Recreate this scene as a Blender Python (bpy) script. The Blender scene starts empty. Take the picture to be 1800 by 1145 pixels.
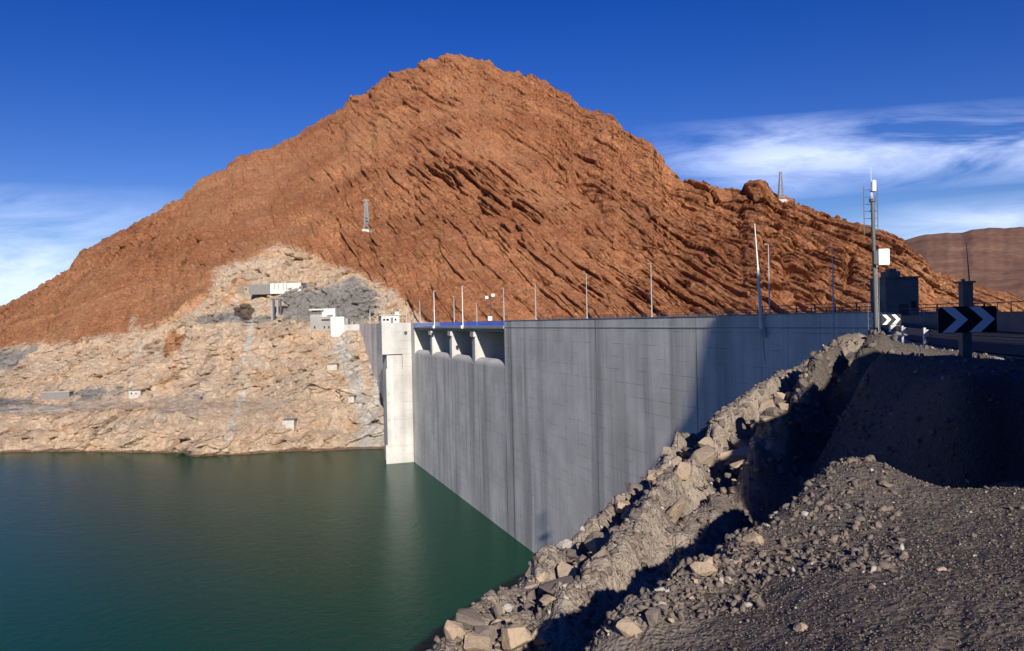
import bpy, math, random
import numpy as np
from mathutils import Vector, Matrix

sc = bpy.context.scene
C = sc.collection
RAD = math.radians
# ------------------------------------------------------------------ camera
F = 1400.0                                   # focal length in photo pixels (1800 wide)
PITCH, ROLL = -0.35, 1.27
cam_d = bpy.data.cameras.new('camera'); cam = bpy.data.objects.new('camera', cam_d); C.objects.link(cam)
cam_d.sensor_fit = 'HORIZONTAL'; cam_d.sensor_width = 36; cam_d.lens = F/1800*36
cam_d.clip_start = 0.05; cam_d.clip_end = 20000
R = (Matrix.Rotation(RAD(90+PITCH), 3, 'X') @ Matrix.Rotation(RAD(-ROLL), 3, 'Z'))
cam.matrix_world = R.to_4x4()
sc.camera = cam
RN = np.array(R)
def ray(px, py):
    px = np.asarray(px, float); py = np.asarray(py, float)
    v = np.stack([(px-900)/F, -(py-572.5)/F, -np.ones_like(px)], -1) @ RN.T
    return v / v[..., 1:2]                   # scaled so that Y = 1
def at(px, py, D):
    return ray(px, py)*np.asarray(D, float)[..., None]
# ------------------------------------------------------------------ light
SUN_EL, SUN_AZ = 23.0, 170.7                 # azimuth clockwise from +Y
w = bpy.data.worlds.new('World'); sc.world = w; w.use_nodes = True
wt = w.node_tree; wt.nodes.clear()
def N(t, typ, **kw):
    n = t.nodes.new(typ)
    for k, v in kw.items():
        if k == 'inp':
            for a, b in v.items(): n.inputs[a].default_value = b
        else: setattr(n, k, v)
    return n
def L(t, a, b): t.links.new(a, b)
def math_n(t, op, a, b=None, clamp=False):
    n = t.nodes.new('ShaderNodeMath'); n.operation = op; n.use_clamp = clamp
    for i, s in enumerate((a, b)):
        if s is None: continue
        if isinstance(s, (int, float)): n.inputs[i].default_value = s
        else: t.links.new(s, n.inputs[i])
    return n.outputs[0]
def ramp(t, fac, stops, interp='LINEAR'):
    n = t.nodes.new('ShaderNodeValToRGB'); cr = n.color_ramp; cr.interpolation = interp
    while len(cr.elements) < len(stops): cr.elements.new(0.5)
    for e, (p, c) in zip(cr.elements, stops):
        e.position = p; e.color = (c, c, c, 1) if isinstance(c, (int, float)) else (*c, 1)
    if fac is not None: t.links.new(fac, n.inputs[0])
    return n.outputs[0]
def mixc(t, fac, a, b, mode='MIX'):
    n = t.nodes.new('ShaderNodeMix'); n.data_type = 'RGBA'; n.blend_type = mode
    for s, i in ((fac, 0), (a, 6), (b, 7)):
        if isinstance(s, (int, float)): n.inputs[i].default_value = s
        elif isinstance(s, tuple): n.inputs[i].default_value = (*s, 1)
        else: t.links.new(s, n.inputs[i])
    return n.outputs[2]
sky = N(wt, 'ShaderNodeTexSky', sky_type='NISHITA', sun_disc=False, sun_elevation=RAD(SUN_EL),
        sun_rotation=RAD(SUN_AZ), altitude=1200, air_density=1.0, dust_density=0.05, ozone_density=3.0)
hsv = N(wt, 'ShaderNodeHueSaturation', inp={'Hue': 0.530, 'Saturation': 1.38, 'Value': 1.0})
L(wt, sky.outputs[0], hsv.inputs['Color'])
tc = N(wt, 'ShaderNodeTexCoord')
sep = N(wt, 'ShaderNodeSeparateXYZ'); L(wt, tc.outputs['Generated'], sep.inputs[0])
ax = math_n(wt, 'DIVIDE', sep.outputs[0], math_n(wt, 'MAXIMUM', sep.outputs[1], 0.05))   # tan azimuth
ez = math_n(wt, 'DIVIDE', sep.outputs[2], math_n(wt, 'MAXIMUM', sep.outputs[1], 0.05))   # tan elevation
cmb = N(wt, 'ShaderNodeCombineXYZ')
L(wt, math_n(wt, 'MULTIPLY', ax, 1.6), cmb.inputs[0])
L(wt, math_n(wt, 'MULTIPLY', math_n(wt, 'SUBTRACT', ez, math_n(wt, 'MULTIPLY', ax, 0.06)), 7.0), cmb.inputs[1])
cn = N(wt, 'ShaderNodeTexNoise', inp={'Scale': 2.6, 'Detail': 10.0, 'Roughness': 0.62, 'Distortion': 0.5})
L(wt, cmb.outputs[0], cn.inputs['Vector'])
def band(x0, soft_x, y0, sl, halfw, side):
    # soft cirrus band: runs from azimuth x0 outward, centred on elevation y0 + sl*x
    c = math_n(wt, 'SUBTRACT', ez, math_n(wt, 'ADD', math_n(wt, 'MULTIPLY', ax, sl), y0))
    g = math_n(wt, 'SUBTRACT', 1.0, math_n(wt, 'DIVIDE', math_n(wt, 'ABSOLUTE', c), halfw), True)
    m = math_n(wt, 'MULTIPLY', math_n(wt, 'SUBTRACT', ax, x0), side/soft_x, True)
    return math_n(wt, 'MULTIPLY', g, m)
b1 = band(0.15, 0.18, 0.180, 0.05, 0.055, 1)
b2 = band(0.40, 0.20, 0.060, 0.08, 0.040, 1)
b3 = band(-0.38, 0.22, 0.075, -0.045, 0.085, -1)
b4 = band(-0.40, 0.20, 0.030, -0.02, 0.06, -1)
bs = math_n(wt, 'ADD', math_n(wt, 'ADD', b1, b2), math_n(wt, 'ADD', b3, b4))
cov = math_n(wt, 'MULTIPLY', math_n(wt, 'POWER', bs, 0.75), ramp(wt, cn.outputs[0], [(0.36, 0.0), (0.62, 1.0)]), True)
skyc = mixc(wt, math_n(wt, 'MULTIPLY', cov, 0.82), hsv.outputs[0], (9.6, 11.0, 15.5))
bg = N(wt, 'ShaderNodeBackground', inp={'Strength': 0.076}); L(wt, skyc, bg.inputs[0])
wo = N(wt, 'ShaderNodeOutputWorld'); L(wt, bg.outputs[0], wo.inputs[0])
sl = bpy.data.lights.new('sun', 'SUN'); sl.energy = 5.0; sl.angle = RAD(0.5); sl.color = (1.0, 0.93, 0.83)
so = bpy.data.objects.new('sun', sl); C.objects.link(so)
sun_dir = Vector((math.sin(RAD(SUN_AZ))*math.cos(RAD(SUN_EL)), math.cos(RAD(SUN_AZ))*math.cos(RAD(SUN_EL)), math.sin(RAD(SUN_EL))))
so.rotation_euler = sun_dir.to_track_quat('Z', 'Y').to_euler(); so.location = (40, -60, 120)
sc.view_settings.view_transform = 'Standard'; sc.view_settings.look = 'None'
sc.view_settings.exposure = 0.3; sc.view_settings.gamma = 1.0; sc.view_settings.use_curve_mapping = False
sc.cycles.max_bounces = 4; sc.cycles.diffuse_bounces = 2
# ------------------------------------------------------------------ numpy noise
def _h(ix, iy, iz, s):
    h = (ix*374761393 + iy*668265263 + iz*1274126177 + s*974634777).astype(np.uint32)
    h = (h ^ (h >> np.uint32(13)))*np.uint32(1274126177)
    h = h ^ (h >> np.uint32(16)); h = h*np.uint32(2246822519); h ^= h >> np.uint32(15)
    return h.astype(np.float32)/np.float32(4294967295.0)
def vn(x, y, z, s=0):
    """value noise -1..1"""
    x0 = np.floor(x).astype(np.int64); y0 = np.floor(y).astype(np.int64); z0 = np.floor(z).astype(np.int64)
    fx, fy, fz = (x-x0), (y-y0), (z-z0)
    fx = fx*fx*fx*(fx*(fx*6-15)+10); fy = fy*fy*fy*(fy*(fy*6-15)+10); fz = fz*fz*fz*(fz*(fz*6-15)+10)
    r = 0
    for i in (0, 1):
        for j in (0, 1):
            for k in (0, 1):
                r = r + _h(x0+i, y0+j, z0+k, s)*(fx if i else 1-fx)*(fy if j else 1-fy)*(fz if k else 1-fz)
    return r*2-1
def _rot(x, y, z):
    return 0.36*x+0.48*y-0.80*z, -0.80*x+0.60*y+0.0*z, 0.48*x+0.64*y+0.60*z
def fbm(x, y, z, s=0, o=4, g=0.5):
    x, y, z = _rot(x, y, z)
    r, a, t, f = 0, 1.0, 0, 1.0
    for i in range(o):
        r = r + a*vn(x*f+i*17.3, y*f-i*9.1, z*f+i*5.7, s+i); t += a; a *= g; f *= 2.03; x, y, z = _rot(x, y, z)
    return r/t
def ridged(x, y, z, s=0, o=4, g=0.5):
    x, y, z = _rot(x, y, z)
    r, a, t, f = 0, 1.0, 0, 1.0
    for i in range(o):
        r = r + a*(1-2*np.abs(vn(x*f+i*11.3, y*f+i*7.7, z*f-i*3.1, s+i))); t += a; a *= g; f *= 2.07; x, y, z = _rot(x, y, z)
    return r/t
def facet(x, y, s=0, tilt=0.9):
    """broken-rock relief: a tilted plane of its own height in every irregular cell, with a crack between cells"""
    x0 = np.floor(x).astype(np.int64); y0 = np.floor(y).astype(np.int64)
    d1 = np.full(x.shape, 9.0); d2 = np.full(x.shape, 9.0); h = np.zeros(x.shape)
    for i in (-1, 0, 1):
        for j in (-1, 0, 1):
            cx, cy = x0+i, y0+j; o_ = cx*0
            fx = cx+_h(cx, cy, o_, s); fy = cy+_h(cx, cy, o_+1, s)
            dd = np.hypot(x-fx, y-fy)
            hh = _h(cx, cy, o_+2, s)+tilt*((_h(cx, cy, o_+3, s)-0.5)*(x-fx)+(_h(cx, cy, o_+4, s)-0.5)*(y-fy))*2
            n_ = dd < d1
            d2 = np.where(n_, d1, np.minimum(d2, dd)); h = np.where(n_, hh, h); d1 = np.where(n_, dd, d1)
    return h*2-1, 1-sst(0.0, 0.12, d2-d1)
def sst(a, b, x):
    t = np.clip((x-a)/(b-a), 0, 1); return t*t*(3-2*t)
# ------------------------------------------------------------------ objects
def tag(o, label=None, cat=None, group=None, kind=None):
    if label: o['label'] = label
    if cat: o['category'] = cat
    if group: o['group'] = group
    if kind: o['kind'] = kind
    return o
def thing(name, label, cat, loc=(0, 0, 0), group=None):
    o = bpy.data.objects.new(name, None); C.objects.link(o); o.location = loc
    o.empty_display_size = 0.3
    return tag(o, label, cat, group)
def link_mesh(name, me, mat, parent=None):
    o = bpy.data.objects.new(name, me); C.objects.link(o)
    me.materials.append(mat)
    if parent is not None:
        o.parent = parent; o.matrix_parent_inverse = Matrix.Translation(-parent.location)
    return o
def copy_tree(root, loc):
    r = root.copy(); C.objects.link(r)
    off = Vector(loc)-root.location; r.location = loc
    for ch in [c for c in C.objects if c.parent == root]:
        c = ch.copy(); C.objects.link(c); c.parent = r      # parent inverse keeps the same local placement
        for g in [q for q in C.objects if q.parent == ch]:
            d = g.copy(); C.objects.link(d); d.parent = c
    return r
class MB:
    def __init__(s): s.v = []; s.f = []
    def add(s, v, f):
        n = len(s.v); s.v += [tuple(map(float, p)) for p in v]; s.f += [tuple(i+n for i in q) for q in f]
    def hexa(s, p):            # 8 points: bottom ring then top ring
        s.add(p, [(3, 2, 1, 0), (4, 5, 6, 7), (0, 1, 5, 4), (1, 2, 6, 5), (2, 3, 7, 6), (3, 0, 4, 7)])
    def box(s, x0, x1, y0, y1, z0, z1, fn=None):
        p = [(x0, y0, z0), (x1, y0, z0), (x1, y1, z0), (x0, y1, z0), (x0, y0, z1), (x1, y0, z1), (x1, y1, z1), (x0, y1, z1)]
        if fn: p = [fn(*q) for q in p]
        s.hexa(p)
    def cyl(s, a, b, r0, r1=None, n=10, cap=True):
        r1 = r0 if r1 is None else r1
        a = Vector(a); b = Vector(b); d = (b-a).normalized()
        u = d.orthogonal().normalized(); v = d.cross(u)
        pts = []
        for c, r in ((a, r0), (b, r1)):
            for i in range(n):
                t = 2*math.pi*i/n; pts.append(c+u*(math.cos(t)*r)+v*(math.sin(t)*r))
        f = [(i, (i+1) % n, n+(i+1) % n, n+i) for i in range(n)]
        if cap: f += [tuple(range(n-1, -1, -1)), tuple(range(n, 2*n))]
        s.add(pts, f)
    def sweep(s, prof, path_fn, ts):    # closed profile ring swept
        n = len(prof); pts = []
        for t in ts: pts += [path_fn(t, *p) for p in prof]
        f = []
        for k in range(len(ts)-1):
            for i in range(n):
                j = (i+1) % n; f.append((k*n+i, k*n+j, (k+1)*n+j, (k+1)*n+i))
        f += [tuple(range(n-1, -1, -1)), tuple(range((len(ts)-1)*n, len(ts)*n))]
        s.add(pts, f)
    def sphere(s, c, r, sx=1, sy=1, sz=1, n=10, m=6):
        pts = [(c[0], c[1], c[2]+r*sz)]
        for i in range(1, m):
            for j in range(n):
                a, b = math.pi*i/m, 2*math.pi*j/n
                pts.append((c[0]+r*sx*math.sin(a)*math.cos(b), c[1]+r*sy*math.sin(a)*math.sin(b), c[2]+r*sz*math.cos(a)))
        pts.append((c[0], c[1], c[2]-r*sz))
        f = [(0, 1+j, 1+(j+1) % n) for j in range(n)]
        for i in range(m-2):
            for j in range(n):
                a = 1+i*n+j; b = 1+i*n+(j+1) % n; f.append((a, a+n, b+n, b))
        e = len(pts)-1; o = 1+(m-2)*n
        f += [(o+(j+1) % n, o+j, e) for j in range(n)]
        s.add(pts, f)
    def build(s, name, mat, parent=None, bevel=0.0, fix=True):
        me = bpy.data.meshes.new(name); me.from_pydata(s.v, [], s.f); me.update()
        if fix:
            import bmesh
            bm = bmesh.new(); bm.from_mesh(me); bmesh.ops.recalc_face_normals(bm, faces=bm.faces)
            if bevel:
                bmesh.ops.bevel(bm, geom=[e for e in bm.edges if e.calc_face_angle(0) > 0.5], offset=bevel, segments=2, affect='EDGES', clamp_overlap=True)
            bm.to_mesh(me); bm.free()
        o = link_mesh(name, me, mat, parent)
        return o
def grid_mesh(name, P, attrs=None, smooth=True):
    nr, nc = P.shape[:2]
    me = bpy.data.meshes.new(name)
    me.vertices.add(nr*nc); me.vertices.foreach_set('co', P.astype(np.float32).ravel())
    i = np.arange((nr-1)*(nc-1)); r, c = i//(nc-1), i % (nc-1)
    q = np.stack([r*nc+c, r*nc+c+1, (r+1)*nc+c+1, (r+1)*nc+c], 1).astype(np.int32)
    me.loops.add(q.size); me.loops.foreach_set('vertex_index', q.ravel())
    me.polygons.add(len(q)); me.polygons.foreach_set('loop_start', (np.arange(len(q))*4).astype(np.int32))
    me.polygons.foreach_set('use_smooth', np.full(len(q), smooth))
    me.update(calc_edges=True)
    for k, v in (attrs or {}).items():
        a = me.attributes.new(k, 'FLOAT', 'POINT'); a.data.foreach_set('value', v.astype(np.float32).ravel())
    return me
# ------------------------------------------------------------------ materials
def mat(name, rough=0.85, spec=0.3, metal=0.0):
    m = bpy.data.materials.new(name); m.use_nodes = True; t = m.node_tree
    b = t.nodes['Principled BSDF']; b.inputs['Roughness'].default_value = rough
    b.inputs['Specular IOR Level'].default_value = spec; b.inputs['Metallic'].default_value = metal
    return m, t, b
def noise(t, vec, scale, detail=5, rough=0.55, dist=0.0):
    n = N(t, 'ShaderNodeTexNoise', inp={'Scale': scale, 'Detail': detail, 'Roughness': rough, 'Distortion': dist})
    L(t, vec, n.inputs['Vector']); return n.outputs[0]
def pos(t): return N(t, 'ShaderNodeNewGeometry').outputs['Position']
def stretch(t, vec, sx, sy, sz, rz=0):
    n = N(t, 'ShaderNodeMapping'); n.inputs['Scale'].default_value = (sx, sy, sz); n.inputs['Rotation'].default_value = (0, 0, rz)
    L(t, vec, n.inputs['Vector']); return n.outputs[0]
def bump(t, b, h, dist, strength=1.0, prev=None):
    n = N(t, 'ShaderNodeBump', inp={'Strength': strength, 'Distance': dist}); L(t, h, n.inputs['Height'])
    if prev is not None: L(t, prev, n.inputs['Normal'])
    L(t, n.outputs[0], b.inputs['Normal']); return n.outputs[0]
def attr(t, name): return N(t, 'ShaderNodeAttribute', attribute_name=name).outputs['Fac']
def plain(name, col, rough=0.7, spec=0.3, metal=0.0, var=0.12, scale=6.0):
    m, t, b = mat(name, rough, spec, metal)
    n = noise(t, pos(t), scale, 6, 0.6)
    c = mixc(t, ramp(t, n, [(0.3, 0), (0.7, 1)]), tuple(x*(1-var) for x in col), tuple(min(1, x*(1+var)) for x in col))
    L(t, c, b.inputs['Base Color']); bump(t, b, n, 0.01, 0.3)
    return m
def concrete(name, col, seams=None, stain=0.35, lift=2.0):
    """board-marked concrete in the dam's own frame: vertical stains, lift lines, wear"""
    m, t, b = mat(name, 0.9, 0.2)
    p = pos(t); mp = N(t, 'ShaderNodeMapping'); mp.vector_type = 'TEXTURE'
    mp.inputs['Rotation'].default_value = (0, 0, AX_ROT)
    L(t, p, mp.inputs['Vector']); lp = mp.outputs[0]                   # x = along dam axis
    sp = N(t, 'ShaderNodeSeparateXYZ'); L(t, lp, sp.inputs[0])
    vs = noise(t, stretch(t, lp, 0.16, 0.16, 0.010), 1.0, 7, 0.62)      # long vertical streaks
    vf = noise(t, stretch(t, lp, 1.3, 1.3, 0.035), 1.0, 6, 0.6); gt = ramp(t, noise(t, stretch(t, lp, 1, 1, 0.4), 0.06, 4, 0.6), [(0.42, 0.1), (0.62, 1)])
    bl = noise(t, lp, 0.12, 6, 0.6); fi = noise(t, lp, 3.5, 7, 0.72)
    c = mixc(t, ramp(t, bl, [(0.35, 0), (0.65, 1)]), tuple(x*0.78 for x in col), tuple(x*1.1 for x in col))
    c = mixc(t, math_n(t, 'MULTIPLY', ramp(t, vs, [(0.48, 0.0), (0.64, 1.0)]), stain), c, (0.16, 0.155, 0.15))
    c = mixc(t, math_n(t, 'MULTIPLY', math_n(t, 'MULTIPLY', gt, ramp(t, vf, [(0.52, 0.0), (0.72, 1.0)])), stain*0.9), c, (0.12, 0.12, 0.115))
    c = mixc(t, math_n(t, 'MULTIPLY', ramp(t, vf, [(0.2, 1.0), (0.36, 0.0)]), 0.35), c, (0.62, 0.61, 0.58))
    c = mixc(t, math_n(t, 'MULTIPLY', ramp(t, fi, [(0.42, 0), (0.58, 1)]), 0.5), c, tuple(x*0.75 for x in col))
    # lift lines
    wob = math_n(t, 'ADD', sp.outputs[2], math_n(t, 'MULTIPLY', noise(t, lp, 0.6, 3), 0.12))
    fr = math_n(t, 'FRACT', math_n(t, 'DIVIDE', wob, lift))
    ln = math_n(t, 'MULTIPLY', math_n(t, 'LESS_THAN', fr, 0.05), ramp(t, noise(t, lp, 0.25, 3), [(0.45, 0), (0.6, 1)]))
    c = mixc(t, math_n(t, 'MULTIPLY', ln, 0.5), c, (0.16, 0.16, 0.155))
    if seams:
        acc = None
        for s_, wd in seams:
            q = math_n(t, 'LESS_THAN', math_n(t, 'ABSOLUTE', math_n(t, 'SUBTRACT', sp.outputs[0], s_)), wd)
            acc = q if acc is None else math_n(t, 'MAXIMUM', acc, q)
        c = mixc(t, math_n(t, 'MULTIPLY', acc, ramp(t, noise(t, stretch(t, lp, 1, 1, 0.08), 1.0, 4), [(0.35, 0.25), (0.6, 0.75)])), c, (0.07, 0.07, 0.075))
    L(t, c, b.inputs['Base Color'])
    hn = bump(t, b, math_n(t, 'ADD', math_n(t, 'MULTIPLY', fi, 0.5), math_n(t, 'MULTIPLY', vf, 0.5)), 0.05, 0.5)
    bump(t, b, fr, 0.03, 0.3, hn)
    return m
# dam frame: t along the axis (towards the far bank), wd downstream, z
TH = math.atan(0.346)
AX = np.array([-math.sin(TH), math.cos(TH)]); ND = np.array([math.cos(TH), math.sin(TH)])
AX_ROT = math.pi/2 + TH          # rotation that carries +X on to the dam axis
O0 = np.array([60.1, 0.0])
def W(t, wd, z):
    p = O0+AX*t+ND*wd; return (p[0], p[1], z)
def tpx(px):                     # photo column of a point on the crest -> distance along the axis
    k = ray(px, 562.0)[0]; return 60.1/(k+0.346)/math.cos(TH)
T_OFF = float(O0 @ AX)           # position of t = 0 measured along the axis from the world origin
WATER = -47.9
# rock / soil
def mountain_mat():
    m, t, b = mat('red_rock', 0.95, 0.12)
    p = pos(t)
    big = noise(t, p, 0.012, 5, 0.6, 0.4); mid = noise(t, p, 0.07, 7, 0.65); fine = noise(t, p, 0.5, 8, 0.7)
    # bedding-parallel streaks
    bx = N(t, 'ShaderNodeMapping'); bx.inputs['Rotation'].default_value = (0, RAD(-41), 0); L(t, p, bx.inputs['Vector'])
    st = noise(t, stretch(t, bx.outputs[0], 0.012, 0.02, 0.16), 1.0, 7, 0.62)
    c = mixc(t, ramp(t, big, [(0.38, 0), (0.62, 1)]), (0.337, 0.127, 0.058), (0.577, 0.256, 0.116))
    c = mixc(t, math_n(t, 'MULTIPLY', ramp(t, st, [(0.42, 0), (0.62, 1)]), 0.6), c, (0.318, 0.114, 0.057))
    c = mixc(t, math_n(t, 'MULTIPLY', ramp(t, mid, [(0.5, 0), (0.72, 1)]), 0.55), c, (0.583, 0.300, 0.148))
    c = mixc(t, math_n(t, 'MULTIPLY', ramp(t, fine, [(0.50, 0), (0.62, 1)]), 0.7), c, (0.242, 0.097, 0.053))
    c = mixc(t, math_n(t, 'MULTIPLY', ramp(t, fine, [(0.36, 1), (0.47, 0)]), 0.5), c, (0.633, 0.351, 0.191))
    # scree: tan, greenish dry scrub dots
    sc_ = attr(t, 'scree')
    vo = N(t, 'ShaderNodeTexVoronoi', inp={'Scale': 0.30, 'Randomness': 1.0}); L(t, p, vo.inputs['Vector'])
    c = mixc(t, math_n(t, 'MULTIPLY', sc_, 0.55), c, mixc(t, ramp(t, fine, [(0.4, 0), (0.6, 1)]), (0.412, 0.202, 0.100), (0.550, 0.300, 0.159)))
    dots = math_n(t, 'MULTIPLY', ramp(t, vo.outputs[0], [(0.22, 1), (0.36, 0)]), ramp(t, mid, [(0.4, 0), (0.55, 0.8)]))
    c = mixc(t, dots, c, (0.206, 0.128, 0.067))
    c = mixc(t, math_n(t, 'MULTIPLY', attr(t, 'crack'), 0.3), c, (0.258, 0.094, 0.053))  # shade in the ledge recesses painted into the rock colour
    # pale cut bank
    pb = noise(t, p, 0.045, 6, 0.62, 0.5); pc = noise(t, p, 0.11, 7, 0.65, 0.3); pf = noise(t, p, 0.8, 7, 0.7)
    d = mixc(t, ramp(t, pb, [(0.38, 0), (0.62, 1)]), (0.626, 0.482, 0.355), (0.676, 0.464, 0.298))
    d = mixc(t, math_n(t, 'MULTIPLY', ramp(t, pc, [(0.55, 0), (0.68, 1)]), 0.75), d, (0.559, 0.278, 0.141))
    d = mixc(t, math_n(t, 'MULTIPLY', ramp(t, pc, [(0.28, 1), (0.42, 0)]), 0.75), d, (0.398, 0.337, 0.272))
    d = mixc(t, math_n(t, 'MULTIPLY', ramp(t, pf, [(0.5, 0), (0.62, 1)]), 0.6), d, (0.800, 0.709, 0.547))
    d = mixc(t, math_n(t, 'MULTIPLY', ramp(t, pf, [(0.32, 1), (0.44, 0)]), 0.55), d, (0.423, 0.320, 0.232))
    d = mixc(t, math_n(t, 'MULTIPLY', ramp(t, noise(t, p, 0.022, 5, 0.6, 0.6), [(0.50, 0), (0.66, 1)]), 0.65), d, (0.739, 0.588, 0.431))
    pale = attr(t, 'pale')
    pm = math_n(t, 'ADD', pale, math_n(t, 'MULTIPLY', math_n(t, 'SUBTRACT', pc, 0.5), 1.3))
    pm = math_n(t, 'ADD', pm, math_n(t, 'MULTIPLY', math_n(t, 'SUBTRACT', pf, 0.5), 0.6))
    c = mixc(t, ramp(t, pm, [(0.36, 0), (0.66, 1)]), c, d)
    og = mixc(t, pf, (0.596, 0.312, 0.156), (0.795, 0.469, 0.241))
    c = mixc(t, ramp(t, math_n(t, 'ADD', attr(t, 'ochre'), math_n(t, 'MULTIPLY', math_n(t, 'SUBTRACT', pf, 0.5), 1.6)), [(0.40, 0), (0.85, 0.85)]), c, og)
    gr = mixc(t, pf, (0.213, 0.206, 0.199), (0.369, 0.355, 0.334))
    c = mixc(t, ramp(t, math_n(t, 'ADD', attr(t, 'grey'), math_n(t, 'MULTIPLY', math_n(t, 'SUBTRACT', pc, 0.5), 1.6)), [(0.40, 0), (0.68, 0.9)]), c, gr)
    wh = mixc(t, pf, (0.50, 0.47, 0.42), (0.78, 0.75, 0.69))
    c = mixc(t, ramp(t, math_n(t, 'ADD', attr(t, 'white'), math_n(t, 'MULTIPLY', math_n(t, 'SUBTRACT', pf, 0.5), 1.5)), [(0.36, 0), (0.72, 0.9)]), c, wh)
    cave_shade = attr(t, 'dark')
    c = mixc(t, ramp(t, math_n(t, 'ADD', cave_shade, math_n(t, 'MULTIPLY', math_n(t, 'SUBTRACT', pf, 0.5), 0.5)), [(0.4, 0), (0.65, 0.8)]), c, (0.07, 0.05, 0.045))  # shade of the cave mouth painted as near-black rock
    # wet red line at the water
    sp = N(t, 'ShaderNodeSeparateXYZ'); L(t, p, sp.inputs[0])
    wl = ramp(t, math_n(t, 'SUBTRACT', sp.outputs[2], math_n(t, 'MULTIPLY', pc, 2.2)), [(0.0, 1), (0.5, 0)])
    zz = math_n(t, 'ADD', math_n(t, 'SUBTRACT', sp.outputs[2], WATER), math_n(t, 'MULTIPLY', math_n(t, 'SUBTRACT', pc, 0.5), 3.0))
    c = mixc(t, math_n(t, 'MULTIPLY', ramp(t, zz, [(0.55, 1), (0.9, 0)]), 0.85), c, (0.17, 0.08, 0.045))
    L(t, c, b.inputs['Base Color'])
    n1 = bump(t, b, mid, 5.0, 0.7); n2 = bump(t, b, fine, 2.4, 0.9, n1); n3 = bump(t, b, st, 4.0, 0.9, n2)
    L(t, math_n(t, 'SUBTRACT', 0.95, math_n(t, 'MULTIPLY', pale, 0.75)), n3.node.inputs['Strength'])
    bump(t, b, noise(t, p, 2.2, 4, 0.7), 0.5, 0.8, n3)
    return m
M_MT = mountain_mat()
def soil_mat():
    m, t, b = mat('gravel_soil', 0.95, 0.12)
    p = pos(t)
    a = noise(t, p, 0.55, 6, 0.6, 0.3); f = noise(t, p, 9.0, 7, 0.7); g = noise(t, p, 2.2, 6, 0.65)
    vo = N(t, 'ShaderNodeTexVoronoi', inp={'Scale': 26.0, 'Randomness': 1.0}); L(t, p, vo.inputs['Vector'])
    vb = N(t, 'ShaderNodeTexVoronoi', inp={'Scale': 9.0, 'Randomness': 1.0}); L(t, p, vb.inputs['Vector'])
    c = mixc(t, ramp(t, a, [(0.35, 0), (0.65, 1)]), (0.105, 0.085, 0.072), (0.145, 0.115, 0.092))
    c = mixc(t, math_n(t, 'MULTIPLY', ramp(t, g, [(0.5, 0), (0.7, 1)]), 0.5), c, (0.10, 0.092, 0.088))
    c = mixc(t, math_n(t, 'MULTIPLY', ramp(t, f, [(0.48, 0), (0.7, 1)]), 0.6), c, (0.065, 0.055, 0.05))
    sv = N(t, 'ShaderNodeSeparateXYZ'); L(t, vo.outputs['Color'], sv.inputs[0])
    c = mixc(t, math_n(t, 'MULTIPLY', ramp(t, sv.outputs[0], [(0.88, 0), (0.9, 0.6)]), ramp(t, vo.outputs[0], [(0.25, 1), (0.4, 0)])), c, (0.30, 0.27, 0.24))
    c = mixc(t, math_n(t, 'MULTIPLY', ramp(t, sv.outputs[1], [(0.6, 0), (0.7, 0.7)]), 1.0), c, (0.14, 0.115, 0.10))
    c = mixc(t, ramp(t, math_n(t, 'ADD', attr(t, 'rocky'), math_n(t, 'MULTIPLY', math_n(t, 'SUBTRACT', g, 0.5), 0.8)), [(0.4, 0), (0.65, 1)]), c,
             mixc(t, ramp(t, f, [(0.35, 0), (0.65, 1)]), (0.23, 0.19, 0.15), (0.38, 0.315, 0.25)))
    c = mixc(t, ramp(t, attr(t, 'shoulder'), [(0.45, 0), (0.55, 1)]), c, mixc(t, f, (0.36, 0.32, 0.27), (0.5, 0.45, 0.39)))
    L(t, c, b.inputs['Base Color'])
    n1 = bump(t, b, g, 0.07, 0.45); n2 = bump(t, b, f, 0.04, 0.8, n1)
    n3 = bump(t, b, ramp(t, vb.outputs[0], [(0.0, 1), (0.5, 0)]), 0.03, 0.6, n2)
    bump(t, b, ramp(t, vo.outputs[0], [(0.0, 1), (0.6, 0)]), 0.02, 0.7, n3)
    return m
M_SOIL = soil_mat()
def rock_mat(name, c0, c1, sc_=5.0):
    m, t, b = mat(name, 0.92, 0.15)
    tcn = N(t, 'ShaderNodeTexCoord').outputs['Object']; p = pos(t)
    oi = N(t, 'ShaderNodeNewGeometry').outputs['Random Per Island']
    a = noise(t, p, sc_*0.5, 6, 0.65, 0.4); f = noise(t, p, sc_*4, 6, 0.7)
    c = mixc(t, ramp(t, a, [(0.35, 0), (0.65, 1)]), c0, c1)
    c = mixc(t, math_n(t, 'MULTIPLY', oi, 0.55), c, (c1[0]*1.25, c1[1]*1.2, c1[2]*1.15))
    oj = math_n(t, 'FRACT', math_n(t, 'MULTIPLY', oi, 7.31))
    c = mixc(t, math_n(t, 'MULTIPLY', ramp(t, oj, [(0.5, 0), (0.9, 1)]), 0.75), c, (0.12, 0.105, 0.10))
    oj = math_n(t, 'FRACT', math_n(t, 'MULTIPLY', oi, 23.7))
    c = mixc(t, ramp(t, oj, [(0.0, 0.0), (0.965, 0.8)], 'CONSTANT'), c, (0.48, 0.44, 0.39))
    c = mixc(t, math_n(t, 'MULTIPLY', ramp(t, f, [(0.5, 0), (0.75, 1)]), 0.5), c, tuple(x*0.5 for x in c0))
    L(t, c, b.inputs['Base Color'])
    n1 = bump(t, b, a, 0.06, 0.6); bump(t, b, f, 0.02, 0.7, n1)
    return m
M_ROCK = rock_mat('tan_rock', (0.28, 0.22, 0.165), (0.40, 0.305, 0.215))
M_STONE = rock_mat('grey_stone', (0.125, 0.103, 0.086), (0.20, 0.16, 0.13))
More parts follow.
